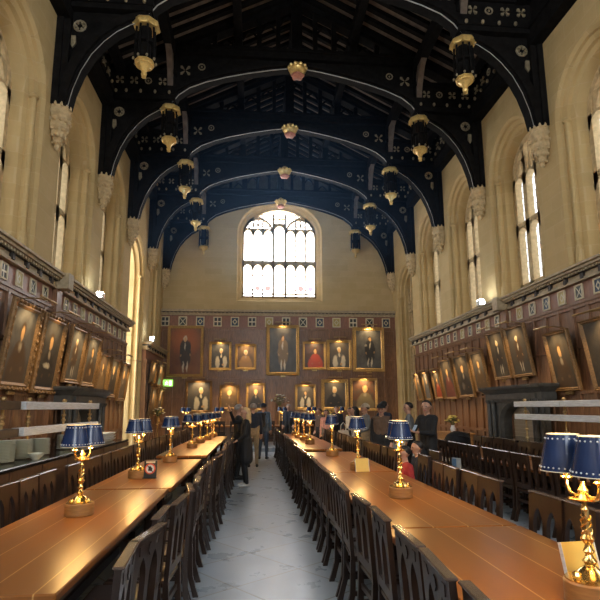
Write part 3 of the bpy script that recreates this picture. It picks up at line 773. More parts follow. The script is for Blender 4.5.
def portrait(label, w, h, paintm, fw=.11, fm=None, loc=(0,0,0), rz=0, tilt=0, lamp=True, plate=True, ecol=(1,.62,.22), energy=12, group='portraits'):
    r = empty('framed_portrait', label, 'portrait', loc, rz, group); r.rotation_euler = (tilt, 0, rz)
    f = MB(); fn_ = lambda a, b, d: (a, -d, b)
    rects = [(0,.0),(0,.055),(.02,.085),(fw*.45,.06),(fw*.7,.075),(fw,.035),(fw,.0)]
    rings = []
    for ins, d in rects:
        a, b0, b1 = w/2-ins, ins, h-ins
        rings.append([fn_(-a, b0, d), fn_(a, b0, d), fn_(a, b1, d), fn_(-a, b1, d)])
    f.rings(rings, False)
    k = max(3, int(w/.16)); kz = max(4, int(h/.16))
    if fw > .12:                                   # carved leaves round the richer frames
        for i in range(k+1):
            for z in (fw*.3, h-fw*.3): f.ball((-w/2+fw*.3+i*(w-fw*.6)/k, -.075, z), (.045,.03,.035), 6)
        for i in range(kz+1):
            for x in (-w/2+fw*.3, w/2-fw*.3): f.ball((x, -.075, fw*.3+i*(h-fw*.6)/kz), (.035,.03,.045), 6)
    f.build('picture_frame', fm or M_frameg, r, smooth=False)
    MB().box(-w/2+fw*.9, w/2-fw*.9, -.03, 0, fw*.9, h-fw*.9).build('canvas', paintm, r, smooth=False)
    if plate: MB().bevbox(-.13, .13, -.06, -.0, -.085, -.01, .012).build('name_plate', M_brassd, r, smooth=False)
    return r
def picture_lamp(label, w, loc, rz, target, energy, col=(1,.70,.34), reach=.42):
    r = empty('picture_light', label, 'picture light', loc, rz, 'picture lights over the portraits')
    MB().tube([(0,.0,0),(0,-reach*.5,.04),(0,-reach,0)], .012, 6).build('arm', M_brassd, r)
    q = MB(); q.tube([(-w/2,-reach,0),(w/2,-reach,0)], .022, 8); q.build('shade', M_brassd, r)
    sp_ = spot('glow', (0,-reach,-.06), (0, -reach+.30, -.75), energy*2.1, col, 118, .7, .06, r)
    return r
pi_ = 0
def side_pic(sd, y0, y1, z0, z1, pm, label, fw=.1, lamp=12, fm=None, tilt=None):
    global pi_
    w, h = y1-y0, z1-z0; X = (XL+PD+.075) if sd < 0 else (XR-PD-.075); rz = PI/2 if sd < 0 else -PI/2
    t = tilt if tilt is not None else (.125 if sd < 0 else .165)
    portrait(label, w, h/math.cos(t), pm, fw, fm or M_framed, (X, (y0+y1)/2, z0), rz, t, group='leaning portraits on the side walls')
    if lamp:
        Xw = (XL+PD+.035) if sd < 0 else (XR-PD-.035)
        picture_lamp('picture light on the '+label, w*.6, (Xw, (y0+y1)/2, z1+.06), rz, None, lamp, reach=.36+.28*(h > 1.2))
P_ = lambda *a: paint('portrait_%d' % len(MATS), *a, len(MATS) % 17)
DB = (.045,.040,.034); DB2 = (.085,.065,.046); GY = (.13,.125,.115); GY2 = (.075,.070,.064); RD = (.26,.06,.03)
L_ = [(9.45,10.70,2.03,3.70,P_(GY2,GY,half(BR,HR,.5)),'largest front portrait of a brown-robed sitter on the counter side'),
      (10.86,12.10,2.0,3.68,P_(DB,GY2,half(DK,HR,.5)+[(.45,.33,.2,.05,WH,.8)]),'large portrait of a sitter in black beside the brown-robed one'),
      (12.55,13.65,2.30,3.70,P_(GY,GY2,full(BR,WH,.5)),'grey portrait of a standing figure by the counter-side panelling step'),
      (13.80,14.92,2.28,3.66,P_(GY2,GY,half(BR,HR,.55)+[(.6,.25,.1,.09,SK,.6)]),'grey portrait with an orange hand just before the hooded fireplace end'),
      (14.99,16.0,2.10,3.31,P_(BR,GY2,half((.16,.10,.05))),'brown portrait, third from the tall arched bay'),
      (16.15,17.15,2.03,3.28,P_(DB,GY2,half(DK,SK)),'dark portrait, second from the tall arched bay'),
      (17.40,18.42,1.93,3.22,P_(GY2,BR,half((.10,.075,.06),SK)),'portrait of a glowing pale face next to the tall arched bay')]
for y0, y1, z0, z1, pm, lb in L_: side_pic(-1, y0, y1, z0, z1, pm, lb, .15 if y1 < 12.2 else .11, 13)
R_ = [(8.75,10.22,2.0,3.47,P_(DB,DB2,half(DK)+[(.3,.2,.08,.04,WH,.8)]),'front portrait of a sitter in black on the fireplace side',11),
      (10.68,11.63,2.03,3.40,P_(DB,DB2,half(BR,HR,.48)),'portrait of a brown-robed sitter under the long white lamp tube',11),
      (12.50,13.58,2.46,3.83,P_(DB2,GY2,full(BR,WH,.5)),'portrait of a standing figure above the mantel, on its near half',9),
      (13.66,14.68,2.46,3.85,P_(DB,DB2,full(DK,WH,.5)),'portrait of a figure in black on the mantel far half',9),
      (15.09,16.03,2.16,3.42,P_(DB2,GY2,half((.10,.06,.03))),'brown portrait just beyond the stone fireplace',12),
      (16.15,17.42,2.0,3.43,P_(DB,DB2,half(DK)+[(.35,.25,.1,.1,GY,.8)]),'wide dark portrait, second beyond the stone fireplace',12),
      (17.60,18.75,1.96,3.41,P_(DB2,DB,half((.20,.06,.04))),'portrait of a red-brown robed sitter, third beyond the stone fireplace',12),
      (18.94,19.80,1.98,3.07,P_(DB,DB2,half((.42,.07,.025),HR)),'small portrait of a sitter in bright red on the fireplace side',13),
      (20.22,20.98,1.95,3.10,P_(GY,GY2,half(GY,WH)),'small grey portrait, second from the far end of the fireplace side',13),
      (21.30,21.95,1.95,3.12,P_(GY2,BR,half((.18,.13,.06),SK)),'narrow yellow-lit portrait at the far end of the fireplace side',15)]
for y0, y1, z0, z1, pm, lb, e in R_: side_pic(1, y0, y1, z0, z1, pm, lb, .085, e)
for y0, y1, z0, z1, lb in [(22.6,23.7,2.75,4.0-.3,'small upper portrait on the short panelling beyond the tall arched bay'),(24.2,25.4,2.7,3.75,'upper portrait nearest the window wall on the short panelling'),
                           (22.6,23.7,1.35,2.6,'lower portrait on the short panelling beside the stone pier'),(24.2,25.4,1.35,2.55,'lower portrait nearest the window wall on the short panelling')]:
    side_pic(-1, y0, y1, z0, z1, P_(GY,BR,half(BR,SK)), lb, .09, 10)
RDB = (.16,.055,.025)
E_ = [(-4.45,-2.65,3.24,5.84,P_(RDB,(.22,.085,.03),[(.5,.72,.5,.36,(.50,.13,.03),1.0)]+full(DK,WH,.5)),'tall full-length portrait with a red-brown ground above the exit sign',.14,M_frameg,0),
      (-2.35,-1.22,3.58,5.02,P_(DB,GY2,bishop(DK,WH,.55)),'upper portrait of a white-sleeved sitter beside the tall red-brown one',.12,M_frameg,8),
      (-1.04,.04,3.60,4.92,P_(BR,(.20,.11,.03),half((.38,.20,.05),WH)),'small square golden portrait beside the central full-length figure',.12,M_frameg,7),
      (.55,2.26,3.31,5.92,P_(DB,GY2,full((.22,.14,.06),HR,.5)),'central tall full-length portrait in a carved gilt frame under the window',.17,M_frameg,8),
      (2.43,3.64,3.61,5.06,P_(DB,(.10,.035,.02),half((.45,.06,.025),HR,.55,False)),'portrait of a sitter in a vivid red robe',.11,M_frameg,8),
      (3.68,5.00,3.58,5.16,P_(DB2,GY2,bishop((.12,.11,.10),WH,.5)),'gilt portrait of a grey-robed sitter, upper row beside the red robe',.15,M_frameg,6),
      (5.05,6.74,3.50,5.84,P_(GY2,GY,full(DK,HR,.55)+[(.4,.6,.05,.04,WH,.6)]),'tall grey-green portrait in an ornate gilt frame nearest the pier',.19,M_frameg,11),
      (-3.47,-2.16,1.47,3.06,P_(GY2,DB2,bishop(DK,WH,.6)),'lower portrait of a sitter in full white sleeves',.11,M_framed,14),
      (-1.79,-.79,1.61,2.83,P_(BR,(.13,.08,.02),half((.12,.07,.03),SK)),'small lower portrait washed in yellow lamplight',.10,M_framed,16),
      (-.46,.51,1.57,2.92,P_(DB2,(.13,.07,.04),half(DK,SK)),'lower portrait with an orange-lit face next to the small yellow one',.11,M_frameg,13),
      (2.02,3.10,1.57,2.85,P_(DB,DB2,bishop(DK,HR,.5)),'lower portrait of a white-banded cleric below the red robe',.12,M_frameg,9),
      (3.37,4.78,1.53,3.10,P_(DB2,GY2,half(DK,WH,.48)),'lower portrait of a dark seated sitter in a broad gilt frame',.17,M_frameg,6),
      (4.87,6.31,1.49,3.16,P_(DB2,RDB,half((.22,.17,.09),SK,.55)),'lower bright-gilt portrait with a reddish ground beside the pier',.13,M_frameg,14)]
for x0, x1, z0, z1, pm, lb, fw, fm, e in E_:
    portrait(lb, x1-x0, z1-z0, pm, fw, fm, ((x0+x1)/2, YE-PD-.04, z0), 0, .02, group='portraits on the window wall')
    if e: picture_lamp('picture light on the '+lb, (x1-x0)*.5, ((x0+x1)/2, YE-PD-.03, z1+.10), 0, None, e*1.3, reach=.40)
# exit sign beneath the tall portrait
ex = empty('exit_sign', 'small lit green running-man exit sign on the dark end panelling', 'exit sign', (-4.36, YE-PD-.06, 2.76))
MB().bevbox(-.24, .24, -.05, .05, 0, .34, .02).build('housing', M_signg, ex, smooth=False)
pg = MB(); f_ = lambda a, b: (a, -.056, b)
pg.lathe([(.02,-.02),(.028,0),(.02,.02)], (-.06, -.056, .255), 8)
pg.prism([f_(-.09,.23), f_(-.03,.23), f_(-.04,.13), f_(-.09,.13)], (0,-.004,0))
pg.prism([f_(-.07,.14), f_(-.04,.14), f_(-.0,.08), f_(-.03,.06)], (0,-.004,0)); pg.prism([f_(-.09,.14), f_(-.06,.14), f_(-.12,.06), f_(-.16,.08)], (0,-.004,0))
pg.prism([f_(-.03,.22), f_(.03,.17), f_(.02,.15), f_(-.04,.19)], (0,-.004,0)); pg.prism([f_(-.09,.22), f_(-.15,.17), f_(-.13,.15), f_(-.08,.19)], (0,-.004,0))
pg.prism([f_(.06,.05), f_(.18,.05), f_(.18,.28), f_(.06,.28)], (0,-.004,0))
pg.build('running_man', M_signw, ex, smooth=False)
# ------------------------------------------------------------------ fireplaces
def fireplace(label, loc, rz, w, zt):
    """front faces local -Y, base at the origin"""
    r = empty('fireplace', label, 'fireplace', loc, rz)
    hw = w/2; fn_ = lambda a, b: (a, -.30, b)
    s = MB(); a = arch(0, hw-.62, .0, 1.35, 1.80, 8, 2.0)
    s.opening(-hw, hw, 0, zt-.30, 0, a, fn_, (0,.12,0))
    s.rings([[(x, y_, z) for x, z in arch(0, ww, .0, sp_, ap_, 8, 2.0)] for ww, y_, sp_, ap_ in ((hw-.62,-.30,1.35,1.80),(hw-.70,-.22,1.3,1.74),(hw-.70,.0,1.3,1.74),(hw-.70,.05,1.3,1.74))], False, 0, False)
    s.build('surround', M_fire, r)
    for sg in (-1, 1):
        c = MB()
        for o, d in ((hw-.06,.34),(hw-.22,.40),(hw-.40,.36)):
            c.tube([(sg*o, -d, .25), (sg*o, -d, zt-.42)], .055, 8); c.lathe([(.09,0),(.09,.14),(.06,.22)], (sg*o, -d, .05), 8); c.lathe([(.06,0),(.09,.06),(.09,.1)], (sg*o, -d, zt-.46), 8)
        c.build('column', M_fire, r)
    mt = MB(); rr = []
    for ex_, z in ((.0,zt-.42),(.02,zt-.36),(.02,zt-.2),(.10,zt-.12),(.16,zt-.08),(.18,zt-.03),(.18,zt)):
        rr.append([(-hw-ex_+.0, .0, z), (-hw-ex_, -.36-ex_, z), (hw+ex_, -.36-ex_, z), (hw+ex_, .0, z)])
    mt.rings(rr, True); mt.box(-hw+.2, hw-.2, -.42, -.38, zt-.34, zt-.22)
    mt.build('mantel', M_fire, r, smooth=False)
    MB().box(-hw+.72, hw-.62, .02, .08, 0, 1.8).build('fireback', M_firebrick, r, smooth=False)
    return r
fireplace('dark stone fireplace with moulded jambs and a pale brick back', (XR-PD-.12, 13.12, 0), -PI/2, 2.92, 2.22)
fireplace('dark hooded stone fireplace behind the steel gantry on the plate-counter side', (XL+PD+.12, 13.5, 0), PI/2, 2.7, 2.18)
# ------------------------------------------------------------------ serving counters
def counter_unit(w):
    r = empty('counter_unit', 'x', 'counter')
    MB().box(-w/2+.004, w/2-.004, -.0, .80, .0, .90).build('carcass', M_counter, r, smooth=False)
    p = MB()
    p.box(-w/2+.03, w/2-.03, -.02, .0, .06, .88); p.box(-w/2+.005, -w/2+.06, -.045, 0, .0, .90); p.box(w/2-.06, w/2-.005, -.045, 0, .0, .90)
    p.box(-w/2, w/2, -.035, 0, 0, .10); p.box(-w/2, w/2, -.035, 0, .80, .90)
    p.build('front_panel', M_counter, r, smooth=False)
    return r
cu = counter_unit(1.0); first = True
for i in range(9):
    o = cu if first else copy_tree(cu); first = False
    o.location = (-3.06, 4.4+i*1.0, 0); o.rotation_euler = (0,0,PI/2)
    o['label'] = '%s panelled oak counter unit from the front, on the plate-stack side' % ordw(i+1); o['group'] = 'panelled counter units'
for i in range(6):
    o = copy_tree(cu); o.location = (5.74, 6.9+i*1.0, 0); o.rotation_euler = (0,0,-PI/2)
    o['label'] = '%s panelled oak counter unit from the front, below the bright gantry by the fireplace' % ordw(i+1); o['group'] = 'panelled counter units'
tag(MB().bevbox(-3.95, -3.02, 3.88, 12.92, .905, .955, .012).build('worktop', M_top, smooth=False), 'long black worktop carrying the plate stacks', 'worktop')
tag(MB().bevbox(5.70, 6.54, 6.38, 12.42, .905, .955, .012).build('worktop', M_top, smooth=False), 'long black worktop below the gantry beside the fireplace', 'worktop')
def gantry(label, x, y0, y1, m_, zl=1.27):
    r = empty('heat_lamp_gantry', label, 'gantry', (x, y0, 0), 0, 'food warming gantries'); L = y1-y0
    for z in (zl, 1.67):
        b = MB(); b.bevbox(-.10, .10, 0, L/2-.006, z, z+.125, .008); b.bevbox(-.10, .10, L/2+.006, L, z, z+.125, .008)
        b.build('lamp_strip', m_, r, smooth=False)
    for i in range(3):
        y = L*(.09+.41*i); p = MB()
        p.tube([(0,y,.955),(0,y,1.86)], .022, 8)
        for z in (.96, 1.16, 1.47, 1.56, 1.83): p.lathe([(.022,-.03),(.042,-.015),(.042,.015),(.022,.03)], (0, y, z), 8)
        p.build('brass_post', M_brassd, r)
    return r
gantry('two-tier steel warming gantry above the plate stacks', -3.60, 8.3, 12.05, M_steel)
gantry('dark two-tier warming gantry at the near end of the plate counter', -3.60, 4.3, 8.12, M_bronze)
gantry('two-tier bright steel warming gantry in front of the stone fireplace', 6.3, 8.2, 11.98, M_steel, 1.38)
# plates
plt = MB(); plt.lathe([(.075,0),(.085,.006),(.145,.019),(.150,.023),(.145,.026),(.08,.012),(.0,.012)], n=20)
plate0 = plt.build('plate', M_plate); fp = True
stacks = [(-3.42,7.50,15,'front'),(-3.42,8.05,14,'second'),(-3.42,8.72,13,'third, widest'),(-3.42,9.85,13,'last'),(-3.75,8.35,11,'half hidden rear'),(-3.75,7.75,13,'rear corner')]
for x, y, n, nm in stacks:
    for k in range(n):
        o = plate0 if fp else plate0.copy()
        if not fp: COL.objects.link(o)
        fp = False; o.location = (x+random.uniform(-.004,.004), y+random.uniform(-.004,.004), .956+k*.0195)
        tag(o, 'pale grey-green dinner plate in the %s stack on the long worktop' % nm, 'plate', 'plates of the %s stack' % nm)
bw = MB(); bw.lathe([(.05,0),(.055,.01),(.10,.05),(.115,.09),(.108,.09),(.09,.05),(.0,.02)], n=18); b0 = bw.build('bowl', M_plate); b0.location = (-3.18, 7.98, .956)
tag(b0, 'pale bowl standing alone in front of the plate stacks', 'bowl')
def tray(i, x, y, z):
    m = MB(); m.rings([[(-.22,-.36,0),(.22,-.36,0),(.22,.36,0),(-.22,.36,0)],[(-.28,-.44,.06),(.28,-.44,.06),(.28,.44,.06),(-.28,.44,.06)],[(-.26,-.42,.062),(.26,-.42,.062),(.26,.42,.062),(-.26,.42,.062)],[(-.21,-.35,.012),(.21,-.35,.012),(.21,.35,.012),(-.21,.35,.012)]])
    o = m.build('serving_tray', M_steel, smooth=False); o.location = (x, y, z)
    tag(o, ['lowest', 'middle', 'topmost'][i]+' silver serving tray of the pile at the far worktop end', 'tray', 'silver trays on the counter')
for i in range(3): tray(i, -3.5, 12.1, .956+i*.062)
# low oak sideboard with flowers, beyond the fireplace
sb = empty('sideboard', 'light oak sideboard against the panelling beyond the fireplace', 'sideboard', (6.75, 17.1, 0), -PI/2)
MB().bevbox(-.8, .8, -.32, .30, .0, .78, .01).build('carcass', M_block, sb, smooth=False)
MB().bevbox(-.86, .86, -.37, .32, .78, .84, .012).build('top', M_block, sb, smooth=False)
for s2 in (-1, 1):
    d = MB(); d.box(s2*.4-.36, s2*.4+.36, -.345, -.32, .06, .74); d.build('door', M_block, sb, smooth=False)
# ------------------------------------------------------------------ tables
def table(w, L):
    r = empty('dining_table', 'x', 'table')
    MB().bevbox(-w/2, w/2, -L/2, L/2, .70, .75, .008).build('tabletop', M_table, r, smooth=False)
    a = MB()
    for s in (-1, 1): a.box(s*(w/2-.12)-.015, s*(w/2-.12)+.015, -L/2+.15, L/2-.15, .58, .70)
    for s in (-1, 1): a.box(-w/2+.12, w/2-.12, s*(L/2-.15)-.015, s*(L/2-.15)+.015, .58, .70)
    a.build('apron', M_chair, r, smooth=False)
    for sx in (-1, 1):
        for sy in (-1, 1):
            MB().lathe([(.05,0),(.06,.03),(.06,.1),(.04,.14),(.055,.3),(.045,.45),(.06,.52),(.06,.70)], (sx*(w/2-.16), sy*(L/2-.3), 0), 10).build('leg', M_chair, r)
    MB().box(-.04, .04, -L/2+.3, L/2-.3, .12, .2).build('stretcher', M_chair, r, smooth=False)
    return r
tA = table(1.0, 3.46); firstA = True
tabs = []
LT = [(-1.50, 4.62), (-1.48, 8.14), (-1.44, 12.35), (-1.42, 15.85)]
RT = [(1.555, 2.36), (1.545, 5.85), (1.525, 9.34), (1.44, 13.55), (1.40, 17.05)]
FT = [(4.70, 7.2), (4.70, 10.75)]
for nm, row in (('beside the plate counter', LT), ('in the yellow-card row', RT), ('behind the tall chair row', FT)):
    for i, (x, y) in enumerate(row):
        o = tA if firstA else copy_tree(tA); firstA = False
        o.location = (x, y, 0); o.scale = (1.1 if row is not LT else 1.0, 1, 1)
        o['label'] = 'long polished oak dining table, %s from the front, %s' % (ordw(i+1), nm); o['group'] = 'long dining tables'
# ------------------------------------------------------------------ chairs
def chair():
    r = empty('dining_chair', 'x', 'chair')
    hw = .225; Y0, Y1 = -.235, -.205
    # back: rails, stiles and two lancet openings with a small pierced trefoil between their heads
    b = MB(); rake = lambda z: -.04*max(0, (z-.45)/.55)
    fn_ = lambda a, z: (a, Y0+rake(z), z); off = (0, .032, 0)
    for s in (-1, 1):
        c = s*.094
        b.opening(min(s*.0, s*.19), max(s*.0, s*.19), .565, .985, c, arch(c, .066, .565, .75, .885, 5), fn_, off)
        b.prism([fn_(s*.188, .02 and .44), fn_(s*hw, .44), fn_(s*hw, .985), fn_(s*.188, .985)], off)
    b.prism([fn_(-.19, .50), fn_(.19, .50), fn_(.19, .567), fn_(-.19, .567)], off)
    for a_ in (-1, 1):
        b.prism([fn_(0, .875), fn_(a_*.028, .905), fn_(a_*.022, .935), fn_(0, .945)], (0,-.006,0))
    for s in (-1, 1): b.prism([fn_(s*.10, .915), fn_(s*.16, .905), fn_(s*.17, .955), fn_(s*.12, .955)], (0,-.005,0))
    b.build('backrest', M_chair, r, smooth=False)
    t = MB(); t.bevbox(-hw-.008, hw+.008, Y0-.052, Y1-.028, .985, 1.0, .005); t.build('top_rail', M_chair2, r, smooth=False)
    s = MB(); s.bevbox(-.225, .225, -.225, .22, .43, .475, .012)
    s.build('seat', M_chair, r, smooth=False)
    MB().bevbox(-.19, .19, -.17, .20, .474, .492, .009).build('seat_pad', M_leather, r, smooth=False)
    for sx in (-1, 1):
        l = MB(); x0, x1 = sorted((sx*.185, sx*.225))
        l.rings([[(x0,a,z),(x1,a,z),(x1,c,z),(x0,c,z)] for a, c, z in ((-.305,-.255,0),(-.285,-.24,.06),(-.25,-.205,.18),(-.238,-.198,.45))], True); l.build('leg', M_chair, r, smooth=False)
        l = MB(); l.rings([[(x0,a,z),(x1,a,z),(x1,c,z),(x0,c,z)] for a, c, z in ((.17,.22,0),(.175,.215,.2),(.17,.215,.44))], True); l.build('leg', M_chair, r, smooth=False)
        MB().box(sx*.205-.012, sx*.205+.012, -.24, .19, .17, .205).build('stretcher', M_chair, r, smooth=False)
    MB().box(-.19, .19, -.222, -.2, .29, .33).build('stretcher', M_chair, r, smooth=False); MB().box(-.19, .19, .18, .2, .24, .28).build('stretcher', M_chair, r, smooth=False)
    return r
ch0 = chair(); fc = [True]
def put_chair(x, y, rz, label, group):
    o = ch0 if fc[0] else copy_tree(ch0); fc[0] = False
    o.location = (x, y, 0); o.rotation_euler = (0,0,rz); o['label'] = label; o['group'] = group
    return o
def row(ys, x, rz, text, group, dx=.03, da=4, skew=None):
    for i, y in enumerate(ys):
        put_chair((x(y) if callable(x) else x)+random.uniform(-dx, dx), y+random.uniform(-.02, .02), rz+math.radians(random.uniform(-da, da)+(skew.get(i, 0) if skew else 0)),
                  'dark carved oak chair, %s from the front, %s' % (ordw(i+1), text), group)
rows_y = lambda a, b, st=.51: [a+st*i for i in range(int((b-a)/st)+1)]
row(rows_y(2.62, 18.3, .515), lambda y: -.86+.012*(y-3), PI/2, 'aisle side of the plate-counter tables', 'aisle chairs along the plate-counter tables', .04, 6, {1:-7, 4:6})
row([1.86,2.36,2.87,3.45,4.02,4.6,5.1]+rows_y(5.62, 18.4, .515), lambda y: 1.07-.006*(y-3), -PI/2, 'aisle side of the yellow-card tables', 'aisle chairs along the yellow-card tables', .03, 4)
row([4.55,5.06,5.57,6.08]+rows_y(6.85, 18.2, .515), -2.03, -PI/2, 'between those tables and the plate counter', 'counter-side chairs of the plate-counter tables', .03, 3)
row([3.05,3.62,4.0,4.98,5.47,5.96,6.45]+rows_y(8.62, 17.8, .52), 2.03, PI/2, 'far side of the yellow-card tables', 'far-side chairs of the yellow-card tables', .03, 4)
row(rows_y(5.3, 11.2, .535), 4.16, -PI/2, 'in the tall continuous row behind those tables', 'tall row of chair backs', .012, 1)
row(rows_y(7.4, 12.6, .535), 5.12, PI/2, 'in the rearmost row facing the fireplace gantry', 'rearmost chairs by the fireplace', .015, 2)
row([6.5,7.02,7.54], lambda y: 3.42, -PI/2, 'of the three pulled out into the standing aisle', 'chairs pulled out in the aisle', .02, 6) if False else None
# ------------------------------------------------------------------ table lamps
def lamp():
    r = empty('table_lamp', 'x', 'lamp')
    MB().lathe([(.118,0),(.124,.006),(.124,.098),(.118,.106)], (0,0,0), 28).build('wooden_block', M_block, r)
    f = MB(); f.lathe([(.115,.106),(.115,.112),(.08,.118),(.05,.15),(.03,.165),(.022,.17)], (0,0,0), 24)
    for i in range(3):
        t = i*2*PI/3+.5; f.ball((.078*math.cos(t), .078*math.sin(t), .13), (.022,.022,.020), 8)
    f.build('foot', M_brass, r)
    s = MB(); s.lathe([(.022,.17),(.034,.19),(.022,.205),(.016,.22),(.027,.235),(.018,.25),(.015,.265),(.030,.285),(.033,.295),(.020,.315),(.024,.34),(.019,.38),(.016,.42),(.020,.43),(.013,.445),(.013,.465)], (0,0,0), 16)
    for i in range(3):
        s.tube([(.0225*math.cos(i*2.094+q*.7), .0225*math.sin(i*2.094+q*.7), .315+q*.0105) for q in range(9)], .006, 5)
    s.build('stem', M_brass, r)
    d = MB(); d.lathe([(.013,.462),(.068,.474),(.072,.48),(.06,.482),(.03,.479),(.02,.50),(.026,.52),(.014,.54),(.010,.56)], (0,0,0), 20); d.build('drip_pan', M_brass, r)
    for sx in (-1, 1):
        a = MB(); a.tube([(sx*.012,0,.505),(sx*.05,0,.488),(sx*.09,0,.495),(sx*.112,0,.53),(sx*.115,0,.565)], .0085, 8)
        a.lathe([(.012,.555),(.028,.565),(.028,.57),(.014,.576),(.014,.64)], (sx*.115,0,0), 12); a.build('arm', M_brass, r)
        sh = MB(); sh.lathe([(.124,.600),(.080,.785)], (sx*.115,0,0), 28); sh.f = [f_ for f_ in sh.f if len(f_) == 4]; sh.m = sh.m[:len(sh.f)]
        so = sh.build('lamp_shade', M_shade, r)
        li = MB(); li.lathe([(.122,.601),(.078,.784)], (sx*.115,0,0), 28); li.f = [f_ for f_ in li.f if len(f_) == 4]; li.m = li.m[:len(li.f)]
        li.tube([(sx*.115+.123*math.cos(k*PI/12), .123*math.sin(k*PI/12), .601) for k in range(24)], .0028, 5, 0, True)
        li.tube([(sx*.115+.079*math.cos(k*PI/12), .079*math.sin(k*PI/12), .785) for k in range(24)], .0028, 5, 0, True)
        li.build('lining', M_shin, so)
        dt = MB()
        for rr, z, n in ((.1205,.620,28),(.0855,.764,20)):
            for k in range(n):
                t = k*2*PI/n; dt.ball((sx*.115+rr*math.cos(t), rr*math.sin(t), z), .0048, 6)
        dt.build('pierced_dots', M_dots, so)
        MB().ball((sx*.115,0,.668), (.017,.017,.03), 8).build('bulb', M_bulb, r)
        point('glow', (sx*.115,0,.60), 7.2, (1,.58,.20), .03, r)
    return r
lp0 = lamp(); fl = True
LL = [(-1.55,4.91,73),(-1.58,7.34,72),(-1.48,9.41,80),(-1.48,12.6,8),(-1.47,14.34,5),(-1.40,15.64,5),(-1.38,17.0,0),(-1.36,17.5+.1,0)]
RL = [(1.62,2.50,-84),(1.53,5.47,84),(1.55,7.82,70),(1.50,10.12,75),(1.42,13.45,65),(1.41,15.0,80),(1.37,16.3,70),(1.36,17.6,60)]
HL = [(-3.0,22.9,0),(-1.55,22.9,0),(1.2,22.9,0),(2.5,22.9,0),(3.75,22.9,0)]
for nm, rw, z0 in (('on the plate-counter tables', LL, .75), ('on the yellow-card tables', RL, .75), ('on the high table', HL, .93)):
    for i, (x, y, a) in enumerate(rw):
        o = lp0 if fl else copy_tree(lp0); fl = False
        o.location = (x, y, z0+.001); o.rotation_euler = (0,0,math.radians(a))
        o['label'] = 'brass lamp with two blue shades, %s from the front %s' % (ordw(i+1), nm) if rw is not HL else 'brass lamp with two blue shades, %s along the high table from the exit sign' % ordw(i+1)
        o['group'] = 'brass table lamps'
# cards leaning on the lamps, and the round prohibition notice
def card(x, y, rz, label, w=.155, h=.19):
    r = empty('notice_card', label, 'card', (x, y, .7515), rz); r.rotation_euler = (math.radians(-14), 0, rz)
    MB().box(-w/2, w/2, -.004, .004, 0, h).build('card_sheet', M_card, r, smooth=False)
    MB().box(-w/2-.004, -w/2, -.012, .012, 0, h).build('holder_edge', M_steel, r, smooth=False); MB().box(w/2, w/2+.004, -.012, .012, 0, h).build('holder_edge', M_steel, r, smooth=False)
card(1.70, 2.665, .08, 'large blank yellow card standing behind the front brass lamp', .19, .23)
card(1.575, 7.62, .1, 'small blank yellow card in front of the third brass lamp', .2, .19)
sg = empty('table_sign', 'small black table sign with a red ring around a dark figure', 'sign', (-1.40, 7.26, .7515), -.05); sg.rotation_euler = (math.radians(-8), 0, -.05)
MB().bevbox(-.085, .085, -.008, .008, 0, .235, .004).box(-.085, .085, -.05, .03, 0, .012).build('board', M_black, sg, smooth=False)
g = MB(); g.lathe([(0,-.0),(.066,0),(.066,.003),(0,.003)], n=24); g.v = [(p[0], -.009-p[2], .125+p[1]) for p in g.v]; g.build('disc', M_white, sg, smooth=False)
g = MB(); g.tube([(.062*math.cos(t*PI/12), -.013, .125+.062*math.sin(t*PI/12)) for t in range(24)], .009, 6, 0, True)
g.build('red_ring', mat('sign_red', (.75,.10,.04), .45), sg)
g = MB(); g.prism([(-.025,-.013,.10),(.02,-.013,.095),(.032,-.013,.125),(.012,-.013,.15),(-.008,-.013,.165),(-.022,-.013,.135)], (0,-.003,0)); g.prism([(-.045,-.013,.165),(-.035,-.013,.172),(.045,-.013,.085),(.036,-.013,.078)], (0,-.003,0))
g.build('figure', M_black, sg, smooth=False)
g = MB(); g.box(-.06, .06, -.0095, -.008, .20, .222); g.build('pale_strip', M_cream, sg, smooth=False)
lf = empty('leaflet', 'blue and grey leaflet propped against the tall row of chair backs', 'leaflet', (3.83, 9.75, .50), -1.2)
MB().box(-.12, .12, -.003, .003, 0, .22).build('sheet', mat('leaflet_grey', (.42,.45,.47), .4), lf, smooth=False)
MB().box(-.11, -.0, -.005, -.003, .02, .2).build('picture', mat('leaflet_blue', (.10,.22,.42), .4), lf, smooth=False)
# ------------------------------------------------------------------ high table on the dais
ht = empty('high_table', 'long table across the dais beneath the portraits', 'table', (.4, 22.9, .14))
MB().bevbox(-4.3, 4.3, -.45, .45, .73, .785, .01).build('tabletop', M_table, ht, smooth=False)
MB().box(-4.2, 4.2, -.38, -.35, .1, .73).build('modesty_panel', M_counter, ht, smooth=False)
for sx in (-4.1, 4.1):
    for sy in (-.3, .3): MB().box(sx-.05, sx+.05, sy-.05, sy+.05, 0, .73).build('leg', M_chair, ht, smooth=False)
for i, x in enumerate([-3.4,-2.75,-2.1,-1.45,-.8,-.1,.6,1.25,1.9,2.5,3.2,3.85,4.4]):
    o = put_chair(x, 21.95, 0, 'oak chair at the front of the high table, %s counting from the exit sign' % ordw(i+1), 'chairs along the high table'); o.location.z = .14
for i, y in enumerate((14.9, 15.5)):
    put_chair(5.9, y-1.3, -PI/2, ['oak chair by the sideboard, nearer the fireplace','oak chair by the sideboard, further from the fireplace'][i], 'chairs beside the sideboard')
